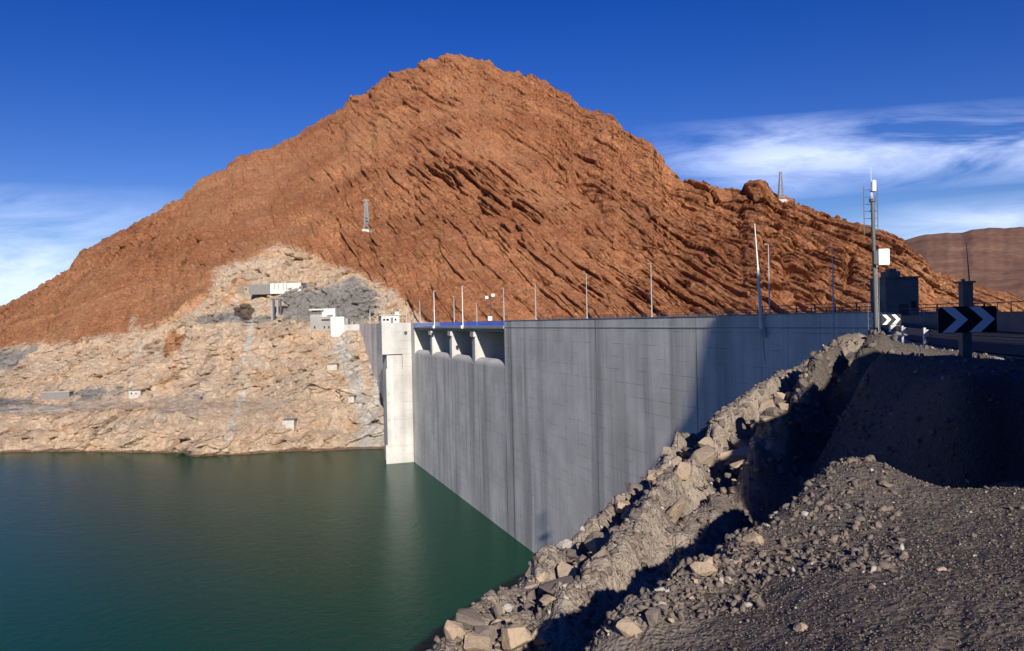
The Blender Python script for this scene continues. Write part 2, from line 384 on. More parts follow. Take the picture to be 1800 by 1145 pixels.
SEAMS_PX = [(757, .14), (792, .14), (815, .12), (838, .2), (885, .2), (897, .25), (1046, .13), (1223, .12)]
M_DAM = concrete('dam_concrete', (0.72, 0.675, 0.61), [(T_OFF+tpx(a), b) for a, b in SEAMS_PX], 0.65)
M_CON = concrete('pale_concrete', (0.58, 0.56, 0.52), None, 0.32, 3.0)
M_CON2 = concrete('bridge_concrete', (0.40, 0.39, 0.38), None, 0.2, 3.0)
M_BLUE = plain('blue_paint', (0.03, 0.10, 0.48), 0.5, 0.4)
M_GALV = plain('galvanised_steel', (0.50, 0.50, 0.50), 0.45, 0.5, 0.35)
M_WHITE = plain('white_paint', (0.80, 0.80, 0.78), 0.5, 0.4, var=0.05)
M_WALL = plain('white_render', (0.60, 0.575, 0.53), 0.9, 0.2, var=0.16, scale=0.8)
M_DKST = plain('dark_steel', (0.07, 0.075, 0.085), 0.55, 0.4)
M_GLASS = plain('dark_glass', (0.02, 0.022, 0.025), 0.15, 0.6)
M_SIGNBK = plain('black_sign_face', (0.012, 0.012, 0.014), 0.5, 0.4)
M_GREYW = plain('grey_masonry', (0.20, 0.19, 0.18), 0.9, 0.2, var=0.15, scale=1.2)
M_ASPH = plain('asphalt', (0.035, 0.035, 0.037), 0.9, 0.2, var=0.25, scale=3.0)
M_POST = plain('weathered_steel', (0.12, 0.125, 0.13), 0.6, 0.4, 0.2)
M_BLOCK = plain('dusty_concrete', (0.44, 0.41, 0.365), 0.9, 0.2, var=0.2, scale=0.8)
M_PYL = plain('pylon_steel', (0.27, 0.28, 0.30), 0.6, 0.4, 0.2)
M_PLAT = concrete('grey_wing_wall', (0.36, 0.35, 0.33), None, 0.2, 3.0)
# ------------------------------------------------------------------ water
m, t, b = mat('reservoir_water', 0.22, 0.12); b.inputs['IOR'].default_value = 1.33
p = pos(t)
wn = noise(t, p, 0.004, 3, 0.5)
c = mixc(t, ramp(t, wn, [(0.35, 0), (0.65, 1)]), (0.004, 0.050, 0.026), (0.005, 0.060, 0.034))
L(t, c, b.inputs['Base Color'])
w1 = noise(t, stretch(t, p, 1.0, 0.7, 1.0, 0.3), 0.55, 5, 0.6); w2 = noise(t, p, 2.6, 4, 0.6)
n1 = bump(t, b, w1, 0.2, 0.4); bump(t, b, w2, 0.08, 0.5, n1)
M_WATER = m
def flat(name, pts, z, mt):
    me = bpy.data.meshes.new(name); me.from_pydata([(x, y, z) for x, y in pts], [], [tuple(range(len(pts)))]); me.update()
    return link_mesh(name, me, mt)
tag(flat('reservoir_water', [(-3000, -900), (230, -900), (230, 900), (-3000, 900)], WATER, M_WATER), kind='structure')
M_GROUND = plain('far_ground', (0.30, 0.18, 0.11), 0.95, 0.1, scale=0.01)
tag(flat('ground', [(-9000, -9000), (9000, -9000), (9000, 9000), (-9000, 9000)], -62.0, M_GROUND), kind='structure')
# ------------------------------------------------------------------ mountain
RIDGE = np.array([(-900, 660), (-600, 640), (-300, 600), (-100, 572), (0, 540), (60, 512), (72, 503), (105, 483), (122, 474), (135, 455), (150, 440), (200, 415), (260, 382), (320, 347), (345, 322), (400, 295), (420, 275), (480, 258), (520, 240),
    (560, 213), (600, 192), (612, 175), (650, 160), (665, 141), (700, 126), (725, 122), (740, 109), (768, 106), (785, 96), (815, 98), (840, 109), (862, 110), (880, 123), (932, 133), (952, 142),
    (980, 157), (1000, 166), (1022, 190), (1060, 196), (1080, 207), (1095, 232), (1122, 245), (1142, 251), (1166, 281), (1182, 303), (1202, 320), (1240, 322), (1270, 334), (1300, 338), (1309, 326), (1318, 321),
    (1332, 320), (1345, 325), (1358, 338), (1400, 356), (1450, 376), (1500, 392), (1540, 408), (1580, 427), (1607, 447), (1640, 477), (1700, 500), (1760, 512), (1800, 527), (1900, 552), (2100, 566), (2400, 590)], float)
RD = np.array([(-900, 900), (-300, 780), (0, 760), (400, 830), (790, 900), (1000, 850), (1200, 690), (1400, 600), (1600, 480), (1800, 430), (2400, 420)], float)
SHORE = np.array([(-900, 770), (-300, 785), (0, 795), (120, 794), (230, 795), (310, 796), (345, 802), (420, 799), (480, 795), (560, 793), (640, 789), (680, 789), (900, 789), (2400, 789)], float)
def poly_mask(px, py, poly, soft):
    """soft inside mask of a polygon"""
    poly = np.array(poly, float); n = len(poly)
    inside = np.zeros(px.shape, bool); dist = np.full(px.shape, 1e9)
    for i in range(n):
        x0, y0 = poly[i]; x1, y1 = poly[(i+1) % n]
        cond = ((y0 > py) != (y1 > py))
        xi = (x1-x0)*(py-y0)/((y1-y0) if y1 != y0 else 1e-9)+x0
        inside ^= cond & (px < xi)
        dx, dy = x1-x0, y1-y0
        tt = np.clip(((px-x0)*dx+(py-y0)*dy)/(dx*dx+dy*dy+1e-9), 0, 1)
        dist = np.minimum(dist, np.hypot(px-x0-tt*dx, py-y0-tt*dy))
    sd = np.where(inside, dist, -dist)
    return np.clip(0.5+sd/(2*soft), 0, 1)
def line_d(px, py, pts):
    d = np.full(px.shape, 1e9)
    for (x0, y0), (x1, y1) in zip(pts[:-1], pts[1:]):
        dx, dy = x1-x0, y1-y0
        tt = np.clip(((px-x0)*dx+(py-y0)*dy)/(dx*dx+dy*dy+1e-9), 0, 1)
        d = np.minimum(d, np.hypot(px-x0-tt*dx, py-y0-tt*dy))
    return d
def elev(px, py):
    r = ray(px, py); return r[..., 2]
def mt_depth(px, py):
    """distance of the hillside behind photo point (px, py): a plain slope from the shore to the ridge"""
    px = np.asarray(px, float); py = np.asarray(py, float)
    yr = np.interp(px, RIDGE[:, 0], RIDGE[:, 1]); ys = np.interp(px, SHORE[:, 0], SHORE[:, 1])
    er, es = elev(px, yr), elev(px, ys)
    Dr = np.interp(px, RD[:, 0], RD[:, 1]); Ds = WATER/es
    tan = (er*Dr-WATER)/(Dr-Ds)
    e = elev(px, py)
    D = (WATER-tan*Ds)/np.minimum(e-tan, -1e-3)
    # the left bank: steep cut above the water, then benches
    lf = 1-sst(300, 620, px)
    k = sst(0, 1, (ys-py)/np.maximum(ys-yr, 1))
    s = (ys-py)
    D = D - lf*D*0.035*np.sin(np.clip(s/90.0, 0, 1)*math.pi)        # bulge just over the water
    D = D + lf*D*0.05*sst(70, 100, s)*(1-sst(120, 260, s))
    return D
def build_mountain():
    xs = np.concatenate([np.linspace(-900, -60, 120, endpoint=False), np.arange(-60, 1815, 1.35), np.linspace(1816, 2400, 80)])
    nv = 680
    v = np.linspace(0, 1, nv)
    px = np.repeat(xs[None, :], nv, 0)
    yr = np.interp(px, RIDGE[:, 0], RIDGE[:, 1]); ys = np.interp(px, SHORE[:, 0], SHORE[:, 1])
    yr = yr + 2.6*vn(px/13.0, px*0, px*0, 93)*sst(520, 640, px) + 1.8*vn(px/6.0, px*0, px*0, 91) + 1.2*vn(px/2.5, px*0, px*0, 92)
    py = ys+(yr-ys)*v[:, None]
    D = mt_depth(px, py)
    P = ray(px, py)*D[..., None]
    # skirt below the water and the far side of the ridge
    lo = [P[0]+np.array([0, -25.0, -18.0])[None], P[0]+np.array([0, -6.0, -4.5])[None]]
    hi = [P[-1]+np.array([0, 12.0*k, -5.0*k-0.35*k*k])[None] for k in range(1, 16)]
    P = np.concatenate([np.stack(lo), P, np.stack(hi)], 0)
    ext = lambda A: np.concatenate([A[:1], A[:1], A, np.repeat(A[-1:], 15, 0)], 0)
    px, py = ext(px), ext(py); vv = ext(np.repeat(v[:, None], len(xs), 1))
    # normals
    du = np.gradient(P, axis=1); dv = np.gradient(P, axis=0)
    n = np.cross(du, dv); n /= np.linalg.norm(n, axis=-1, keepdims=True)+1e-9
    n = np.where(n[..., 2:3] < 0, -n, n)
    X, Y, Z = P[..., 0], P[..., 1], P[..., 2]
    # ---- region masks
    bank_out = [(-950, 640), (-300, 626), (0, 614), (60, 606), (120, 603), (190, 592), (235, 585), (262, 577), (300, 562), (350, 538), (372, 515), (383, 470), (398, 462), (415, 468), (440, 462), (455, 450), (470, 437), (495, 430), (520, 440), (560, 455),
                (600, 470), (645, 486), (690, 512), (725, 545), (760, 580), (760, 900), (-950, 900)]
    bank = poly_mask(px, py, bank_out, 16)
    soft = poly_mask(px, py, bank_out, 30)
    # ---- strata
    wx = fbm(X/160, Y/160, Z/160, 5, 3)*9
    d = Z + 0.88*X - 0.10*Y + wx
    along = X*0.8-Z*0.6
    def ledge(L_, warp, seed, sharp=0.9):
        q = d/L_ + 0.35*warp*fbm(X/(L_*3.0), Y/(L_*3.0), Z/(L_*3.0), seed, 3)
        idx = np.floor(q); f = q-idx
        amp = _h(idx.astype(np.int64), (idx*0).astype(np.int64), (idx*0).astype(np.int64), seed+7)
        # jump outward at the underside, ease back going up
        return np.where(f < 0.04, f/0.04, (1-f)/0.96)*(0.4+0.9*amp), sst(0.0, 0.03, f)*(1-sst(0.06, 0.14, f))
    patch = fbm(X/70, Y/70, Z/70, 31, 3)
    stripe = fbm(along/90, d/28, Y/120, 57, 3)
    # where the photograph shows strong bare ledges
    core = np.exp(-((px-930-(py-420)*1.05)/105.0)**2)*sst(230, 300, py)
    core = core + 0.6*np.exp(-((px-640-(py-470)*1.3)/100.0)**2)*sst(400, 440, py)
    ridge_band = 1-sst(0.0, 60, py-np.interp(px, RIDGE[:, 0], RIDGE[:, 1])-0)
    right = sst(1130, 1250, px+0.45*(py-330)) * (1-sst(1560, 1640, px))
    right2 = np.exp(-(((px-1350)/210.0)**2+((py-420)/95.0)**2))
    cliff2 = np.exp(-(((px-1020-(py-290)*0.8)/70.0)**2))*np.exp(-((py-300)/60.0)**2)
    A = 0.42+0.9*np.clip(patch+0.30, 0, 1)+1.15*core*np.clip(0.6+1.1*stripe, 0, 1.1)+0.5*cliff2+0.55*right
    A = A*(1-0.85*sst(0.3, 0.7, soft))*(1-0.5*(1-sst(430, 640, px)))*(1-0.55*right2)*(1-0.5*ridge_band)
    l1, c1 = ledge(15.0, 0.55, 101); l2, c2 = ledge(7.0, 0.7, 202); l3, c3 = ledge(3.6, 0.8, 303)
    gate = sst(-0.08, 0.22, fbm(along/34, d/8, Y/50, 77, 4)); gate2 = sst(-0.12, 0.2, fbm(along/16, d/5, Y/30, 78, 4))
    out = A*(5.5*l1*gate + 3.4*l2*gate2*(0.5+core*0.6) + 1.7*l3*gate2)
    out = out + (1-0.9*sst(0.3, 0.7, soft))*(np.clip(0.35+A*0.45, 0, 1.4)*(2.2*ridged(along/60, d/6.0, Y/70, 401, 4, 0.6)+1.5*ridged(along/14, d/2.3, Y/30, 405, 3)))
    out = out + (1-bank)*(1.6*ridged(X/11, Y/16, Z/8, 461, 4, 0.6)+0.9*ridged(X/3.5, Y/5, Z/2.6, 463, 3))
    disp = np.zeros_like(A)
    crack = np.clip(A*(c1*gate+0.8*c2*gate2+0.4*c3*gate2), 0, 1)  # mask for the painted shade along the ledge undersides
    # blocky crags (ridge and right shoulder)
    rk = ridged(X/34, Y/34, Z/26, 11, 5, 0.55)
    rk2 = ridged(X/13, Y/13, Z/10, 13, 4, 0.55)
    leftc = np.exp(-(((px-250)/150.0)**2+((py-440)/60.0)**2))
    cr = np.clip(0.22+0.8*leftc+0.55*ridge_band+0.7*ridge_band*sst(560, 640, px)+1.15*right2+0.7*cliff2+0.4*right, 0, 1.6)*(1-0.8*sst(0.3, 0.7, soft))
    cell = np.floor(fbm(X/15, Y/15, Z/9, 17, 2)*6+0.35*rk2)/6.0*1.5
    mx, mz = X+0.2*Y+5*fbm(X/22, Y/22, Z/22, 471, 2), d*1.1+5*fbm(X/22, Y/22, Z/22, 472, 2)
    fm1 = facet(mx/22, mz/12, 11); fm2 = facet(mx/9, mz/4.5, 12); fm3 = facet(mx/4, mz/2.3, 13)
    out = out + cr*(2.6*rk+1.2*rk2+2.6*fm1[0]+1.9*fm2[0]-1.1*fm2[1]) + (0.5+cr*0.4)*(1.1*fm3[0])*(1-bank)
    disp = disp + 3.5*fbm(X/60, Y/60, Z/60, 23, 4)*(1-0.5*bank) + 0.7*fbm(X/7, Y/7, Z/7, 29, 4)
    # gullies
    gl = ridged((X+0.55*Z)/75, Y/200, Z/220, 41, 3)
    disp = disp - 2.0*sst(0.35, 0.85, gl)*(1-right2*0.6)*(1-bank)
    # bank relief
    bw = bank*(1-sst(700, 760, px))
    bd = Z*0.9-0.5*X+0.15*Y+5*fbm(X/40, Y/40, Z/40, 431, 3); bq = bd/6.0+0.5*fbm(X/20, Y/20, Z/20, 433, 3); bf = bq-np.floor(bq)
    bg_ = sst(-0.2, 0.3, fbm(X/26, Y/26, Z/20, 435, 3))
    qx, qz = (X+0.25*Y+3*fbm(X/14, Y/14, Z/14, 441, 2)), (Z*1.2-0.3*X+3*fbm(X/14, Y/14, Z/14, 442, 2))
    fb1 = facet(qx/13, qz/9, 5); fb2 = facet(qx/5.0, qz/3.6, 6); fb3 = facet(qx/2.2, qz/1.7, 7); fb0 = sst(-0.5, 0.3, fbm(X/40, Y/40, Z/40, 443, 3))
    out = out + bw*((1-bf)*1.9*bg_+fb1[0]*2.4*fb0+fb2[0]*1.5-0.8*fb2[1]+fb3[0]*0.6+0.6*fbm(X/3, Y/3, Z/3, 439, 3))
    disp = disp + bw*(2.6*fbm(X/26, Y/26, Z/20, 61, 5, 0.5)+1.4*ridged((X+0.3*Z)/15, Y/40, Z/40, 63, 4)+0.4*ridged(X/5, Y/5, Z/5, 67, 3))
    steep = poly_mask(px, py, [(0, 745), (250, 740), (420, 700), (560, 700), (640, 800), (0, 800)], 20)
    disp = disp + bw*steep*1.3*ridged((X+0.4*Z)/6, Y/40, Z/40, 71, 3)
    # named features (benches, overhangs, cracks)
    def feat(pts, wpx, amp): return amp*np.exp(-(line_d(px, py, pts)/wpx)**2)
    disp = disp + feat([(0, 700), (110, 707), (250, 703)], 7, -2.5) + feat([(0, 742), (120, 742), (250, 728), (330, 738)], 8, 2.5)
    disp = disp + feat([(425, 500), (408, 532), (400, 540)], 9, 3.5) + feat([(425, 538), (433, 552)], 10, -4.0)
    disp = disp + feat([(545, 690), (540, 703), (528, 712), (518, 719)], 3.2, -3.0) + feat([(552, 688), (545, 706), (525, 722)], 6, 1.6)
    disp = disp + feat([(0, 580), (90, 560), (180, 525), (250, 502)], 5, 1.5)
    disp = disp + feat([(345, 640), (330, 655), (322, 668)], 9, -4)+feat([(250, 600), (300, 570), (350, 520)], 7, 2.2)
    for (a, b_, c_, w_) in [((960, 240), (1010, 262), -6, 5), ((965, 308), (1020, 318), -8, 6), ((1030, 330), (1062, 372), -6, 7), ((1100, 285), (1130, 300), -5, 7), ((1165, 300), (1185, 335), -7, 8),
                            ((1250, 355), (1282, 348), -7, 7), ((1318, 352), (1340, 345), -9, 8), ((1300, 330), (1312, 352), -8, 5), ((1345, 415), (1345, 450), -6, 8), ((1395, 430), (1440, 440), -6, 7), ((1428, 470), (1455, 492), -6, 7),
                            ((1484, 455), (1488, 490), -7, 7), ((1370, 450), (1385, 480), -5, 6), ((1360, 500), (1390, 525), -5, 6), ((1420, 505), (1460, 545), -5, 6), ((1275, 372), (1295, 378), -5, 6), ((1330, 395), (1345, 405), -5, 5), ((1460, 385), (1490, 395), -4, 6)]:
        disp = disp + feat([a, b_], w_, c_)
    knob = np.exp(-(((px-1331)/24.0)**2+((py-335)/20.0)**2))
    disp = disp + 8*knob
    # keep shoreline and crest lines from drifting
    kk = (0.3+0.7*sst(0.0, 0.03, vv))*(1-0.45*sst(0.93, 1.0, vv)); disp = disp*kk; out = out*kk
    vis = sst(0, 1, 1-(vv >= 1)*0.5)
    P2 = P + n*disp[..., None]*np.array([0.8, 1.0, 0.8]) + out[..., None]*np.array([-0.12, -0.97, 0.12])
    # building pad + flat terrace at the dam's far end handled by objects
    attrs = {}
    attrs['pale'] = bank
    scree = np.clip(0.5+1.2*fbm(X/50, Y/50, Z/50, 83, 4)-0.8*A-0.6*cr+0.35, 0, 1)
    attrs['scree'] = scree; attrs['crack'] = crack
    grey = poly_mask(px, py, [(500, 512), (560, 505), (622, 492), (650, 500), (668, 520), (662, 560), (640, 575), (600, 570), (500, 566)], 16)
    grey = np.maximum(grey, poly_mask(px, py, [(-300, 625), (0, 620), (70, 608), (20, 655), (-300, 680)], 16))
    grey = np.maximum(grey, poly_mask(px, py, [(-300, 700), (0, 694), (70, 702), (70, 716), (0, 722), (-300, 740)], 16)*0.9)
    grey = np.maximum(grey, 0.8*poly_mask(px, py, [(110, 700), (170, 672), (230, 680), (225, 698), (130, 708)], 16))
    grey = np.maximum(grey, 0.42*poly_mask(px, py, [(380, 700), (300, 760), (200, 770), (330, 700), (350, 640), (375, 560), (400, 545), (410, 570)], 14))
    grey = np.maximum(grey, 0.8*poly_mask(px, py, [(345, 555), (420, 548), (470, 556), (540, 560), (470, 566), (350, 572)], 5))
    attrs['grey'] = grey
    white = np.zeros_like(px)
    for pts, w_, a_ in [([(443, 562), (438, 600), (432, 638)], 7, .85), ([(440, 680), (425, 700), (417, 735)], 5, .8), ([(412, 745), (407, 775)], 4, .95), ([(497, 738), (512, 738)], 3, .5),
                        ([(0, 727), (60, 722), (130, 716), (200, 712)], 5, .75), ([(20, 716), (100, 718)], 3, .6), ([(240, 560), (235, 582)], 9, .5), ([(242, 602), (235, 690)], 14, .5),
                        ([(395, 470), (440, 470), (480, 440)], 8, .35), ([(600, 610), (625, 660), (645, 740), (640, 785)], 22, .75), ([(660, 640), (668, 780)], 14, .75), ([(590, 585), (610, 600)], 14, .6), ([(690, 515), (672, 545), (668, 560)], 7, .6),
                        ([(645, 400), (655, 408)], 7, .6), ([(1368, 352), (1384, 353)], 4, .5), ([(150, 595), (190, 588)], 4, .5), ([(0, 790), (180, 788)], 5, .35), ([(330, 795), (420, 790)], 4, .4)]:
        white = np.maximum(white, a_*np.exp(-(line_d(px, py, pts)/w_)**2))
    attrs['white'] = white
    och = np.zeros_like(px)
    for pts, w_, a_ in [([(0, 582), (90, 562), (180, 527), (255, 500)], 4, .5), ([(250, 510), (240, 545)], 14, .45), ([(260, 577), (320, 560), (365, 520)], 5, .9), ([(425, 500), (403, 535)], 8, 1.0), ([(430, 525), (433, 532)], 6, .9),
                        ([(400, 465), (470, 445), (560, 460)], 16, .55), ([(300, 600), (310, 640), (290, 680)], 24, .6), ([(545, 620), (570, 640), (610, 680)], 12, .6), ([(450, 580), (520, 600)], 18, .5), ([(1585, 470), (1700, 530), (1790, 545)], 40, .55), ([(520, 685), (515, 690)], 12, .5), ([(0, 625), (100, 625), (180, 615)], 10, .5)]:
        och = np.maximum(och, a_*np.exp(-(line_d(px, py, pts)/w_)**2))
    attrs['ochre'] = och
    attrs['dark'] = np.maximum(0.9*poly_mask(px, py, [(412, 540), (428, 527), (440, 530), (450, 545), (440, 556), (410, 557)], 4), 0.0)  # outline of the painted shade in the cavity below the slanted slab
    red = poly_mask(px, py, [(285, 600), (305, 580), (322, 590), (318, 615), (300, 628), (285, 622)], 8)
    attrs['pale'] = attrs['pale']*(1-0.9*red)
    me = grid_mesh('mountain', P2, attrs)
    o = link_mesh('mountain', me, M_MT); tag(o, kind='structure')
    return P2, px, py
MP, MPX, MPY = build_mountain()
# lookup of the true surface under a photo point
def surf(px, py):
    rows = MP.shape[0]
    j = int(np.argmin(np.abs(MPX[10]-px)))
    col = MP[:, j]; v = (col @ RN)                                   # camera coordinates
    yy = 572.5-F*v[:, 1]/(-v[:, 2])
    k = int(np.argmin(np.abs(yy[2:680]-py)))+2
    return Vector(col[k])
# far hill
def far_hill():
    R2 = np.array([(1350, 560), (1480, 470), (1560, 436), (1583, 426), (1620, 414), (1640, 411), (1690, 410), (1705, 405), (1730, 403), (1760, 404), (1800, 400), (1900, 395), (2100, 400), (2400, 430), (2900, 500)], float)
    xs = np.arange(1400, 2900, 3.0); nv = 150; v = np.linspace(0, 1, nv)
    px = np.repeat(xs[None], nv, 0); yr = np.interp(px, R2[:, 0], R2[:, 1]); yr = yr+0.8*vn(px/9, px*0, px*0, 3)
    py = 600+(yr-600)*v[:, None]
    e = elev(px, py); Dr, D0 = 1750.0, 620.0
    er = elev(px, yr); e0 = elev(px, np.full_like(px, 600.0)); tan = (er*Dr-e0*D0)/(Dr-D0)
    D = (e0*D0-tan*D0)/(e-tan)
    P = ray(px, py)*D[..., None]
    hi = [P[-1]+np.array([0, 40.0*k, -14.0*k])[None] for k in range(1, 8)]
    P = np.concatenate([P, np.stack(hi)], 0)
    X, Y, Z = P[..., 0], P[..., 1], P[..., 2]
    dz = 10*ridged(X/150, Y/150, Z/90, 8, 5)+5*fbm(X/40, Y/40, Z/20, 9, 4)+7*fbm(X/90, Y/90, Z/30, 10, 4)
    P = P+np.stack([dz*0, -dz*0.9, dz*0.25], -1)
    me = grid_mesh('distant_hill', P)
    m, t, b = mat('distant_rock', 0.95, 0.1); p = pos(t)
    a = noise(t, p, 0.006, 6, 0.6, 0.4); f = noise(t, p, 0.06, 7, 0.7)
    c = mixc(t, ramp(t, a, [(0.35, 0), (0.65, 1)]), (0.17, 0.088, 0.06), (0.25, 0.145, 0.095))
    c = mixc(t, math_n(t, 'MULTIPLY', ramp(t, f, [(0.5, 0), (0.7, 1)]), 0.55), c, (0.10, 0.055, 0.042))
    L(t, c, b.inputs['Base Color']); n1 = bump(t, b, a, 14, 0.6); bump(t, b, f, 4, 0.7, n1)
    tag(link_mesh('distant_hill', me, m), kind='structure')
far_hill()
# ------------------------------------------------------------------ near slope
EDGE_PX = [(752, 1150, 7.4), (780, 1116, 8.0), (870, 1047, 9.5), (945, 984, 11.0), (1000, 948, 13.0), (1100, 874, 16.0), (1170, 802, 19.0), (1280, 742, 24.0), (1390, 656, 32.0), (1455, 617, 38.0), (1540, 593, 46.0)]
EDGE = [(-60, -80), (-14, -20), (-5, -4), (-2.6, 2.0), (-1.6, 5.0)] + [tuple(at(a, b_, c_)[:2]) for a, b_, c_ in EDGE_PX] + [(26.0, 56.0), (31.5, 68.0), (34.5, 75.5), (33.0, 110.0)]
EDGE = np.array(EDGE, float)
def edge_dist(X, Y):
    """signed distance to the edge polyline, positive on the reservoir (left) side"""
    best = np.full(X.shape, 1e9); sg = np.ones(X.shape)
    for (x0, y0), (x1, y1) in zip(EDGE[:-1], EDGE[1:]):
        dx, dy = x1-x0, y1-y0; l2 = dx*dx+dy*dy
        tt = np.clip(((X-x0)*dx+(Y-y0)*dy)/l2, 0, 1)
        dd = np.hypot(X-x0-tt*dx, Y-y0-tt*dy)
        s = np.sign(dx*(Y-y0)-dy*(X-x0))
        sel = dd < best-1e-6
        best = np.where(sel, dd, best); sg = np.where(sel, s, sg)
    return best*sg
CTRL = [at(a, b_, c_) for a, b_, c_ in EDGE_PX] + [at(*q) for q in [
    # crest of the near mound
(1032, 1131, 5.5), (1083, 1089, 5.9), (1172, 1019, 6.5), (1265, 962, 7.2), (1345, 922, 7.9), (1400, 870, 8.6), (1480, 836, 9.2), (1640, 860, 8.7), (1800, 822, 9.4),
    (1150, 1105, 5.1), (1230, 1050, 5.7), (1300, 1003, 6.2), (1330, 960, 6.9), (1400, 925, 7.2), (1200, 1145, 4.8), (1460, 885, 7.9), (1120, 1135, 5.0),
    # near ground
    (1300, 1145, 4.6), (1500, 1145, 4.1), (1790, 1145, 3.9), (1400, 1000, 5.8), (1600, 1000, 5.6), (1780, 980, 5.7), (1500, 900, 7.4), (1700, 900, 7.3),
    # inner ridge of the slope
    (1395, 738, 17.5), (1330, 812, 14.6), (1280, 880, 12.0), (1200, 940, 10.8), (1110, 998, 9.7), (1000, 1066, 8.7), (900, 1128, 8.0),
    (1350, 885, 15.5), (1335, 905, 14.2), (1400, 820, 17.5), (1380, 860, 16.5), (1450, 780, 18.0), (1550, 760, 17.5),
    # strip between inner ridge and silhouette
    (1215, 868, 14.6), (1100, 960, 11.6), (985, 1040, 9.9),
    # dark berm
    (1460, 660, 21.0), (1500, 628, 24.0), (1560, 603, 21.0), (1650, 628, 15.5), (1730, 643, 14.0), (1800, 658, 13.2), (1900, 680, 12.5), (1540, 640, 17.0), (1700, 690, 12.6)]]
CTRL += [np.array(q, float) for q in [
    # hollow floor between the mound and the berm
    (5.0, 12.2, -4.2), (6.3, 12.3, -3.6), (7.6, 12.0, -2.8), (4.1, 11.0, -4.3), (3.5, 10.2, -4.2), (2.55, 9.4, -3.75), (1.85, 8.1, -3.7), (1.15, 7.1, -3.7), (0.6, 6.4, -3.6),
    # under and behind the camera
    (0, 0, -1.6), (1.8, 1.8, -1.6), (-1.4, 1.5, -2.0), (-0.6, 4.5, -2.6), (0.3, 5.6, -2.75), (0, -6, -1.4), (6, -6, -1.2), (6, 0, -1.3), (-2, -10, -1.5), (14, 6, -1.4), (20, 14, -1.5),
    # road platform
    (13.2, 20.5, -1.42), (14.3, 26.0, -1.42), (16.5, 34.0, -1.42), (20.2, 42.0, -1.38), (24.5, 50.0, -1.38), (20, 22, -1.42), (26, 30, -1.42), (32, 42, -1.42), (40, 20, -1.42), (30, 55, -1.42), (45, 60, -1.42), (36, 74, -1.42), (60, 50, -1.42), (60, 90, -1.42), (40, 100, -1.42),
    (10.9, 19.5, -2.0), (12.4, 26, -2.0), (14.6, 34, -1.8)]]
CTRL = np.array(CTRL)
def rbf_fit(P):
    d = np.hypot(P[:, None, 0]-P[None, :, 0], P[:, None, 1]-P[None, :, 1])
    K = np.sqrt(d*d+0.16)*-1.0
    n = len(P); A = np.zeros((n+3, n+3)); A[:n, :n] = K+np.eye(n)*0.01
    A[:n, n] = 1; A[:n, n+1:] = P[:, :2]; A[n, :n] = 1; A[n+1:, :n] = P[:, :2].T
    return np.linalg.solve(A, np.concatenate([P[:, 2], np.zeros(3)]))
RW = rbf_fit(CTRL)
def rbf(X, Y):
    r = RW[-3]+RW[-2]*X+RW[-1]*Y
    for i, c_ in enumerate(CTRL):
        r = r-RW[i]*np.sqrt((X-c_[0])**2+(Y-c_[1])**2+0.16)
    return r
# rail line (left border of the road)
RAIL = np.array([(24.6, 50.5), (22.6, 46.5), (20.6, 43.0), (18.9, 39.0), (17.5, 35.0), (15.9, 30.0), (14.8, 25.5), (14.2, 21.5), (14.3, 18.0), (15.5, 14.5), (18.5, 11.5), (24, 9.0), (34, 8.0)], float)
def rail_side(X, Y):
    best = np.full(np.shape(X), 1e9); sg = np.ones(np.shape(X))
    for (x0, y0), (x1, y1) in zip(RAIL[:-1], RAIL[1:]):
        dx, dy = x1-x0, y1-y0
        tt = np.clip(((X-x0)*dx+(Y-y0)*dy)/(dx*dx+dy*dy), 0, 1)
        dd = np.hypot(X-x0-tt*dx, Y-y0-tt*dy); s = np.sign(dx*(Y-y0)-dy*(X-x0))
        sel = dd < best-1e-6; best = np.where(sel, dd, best); sg = np.where(sel, s, sg)
    return best*sg          # positive = road side
SA, CA = math.sin(RAD(9)), math.cos(RAD(9))
HILL = np.array([(-40, -9), (6.1, -9), (6.3, -0.5), (6.6, 0.45), (7.0, 0.95), (8, 1.5), (10, 2.9), (12, 4.2), (13.2, 4.1), (14.6, 3.0), (15.6, 2.9), (16.5, 3.6), (17.5, 4.6), (20, 7.3), (22.5, 9.3), (25, 11.9), (30, 14.2), (35.5, 17.0), (38.4, 22.5), (40.1, 27.5), (40.9, 37), (50, 44), (70, 50), (120, 40)], float)  # unseen hill's crest heights, set so its shade lands on slope, road and dam
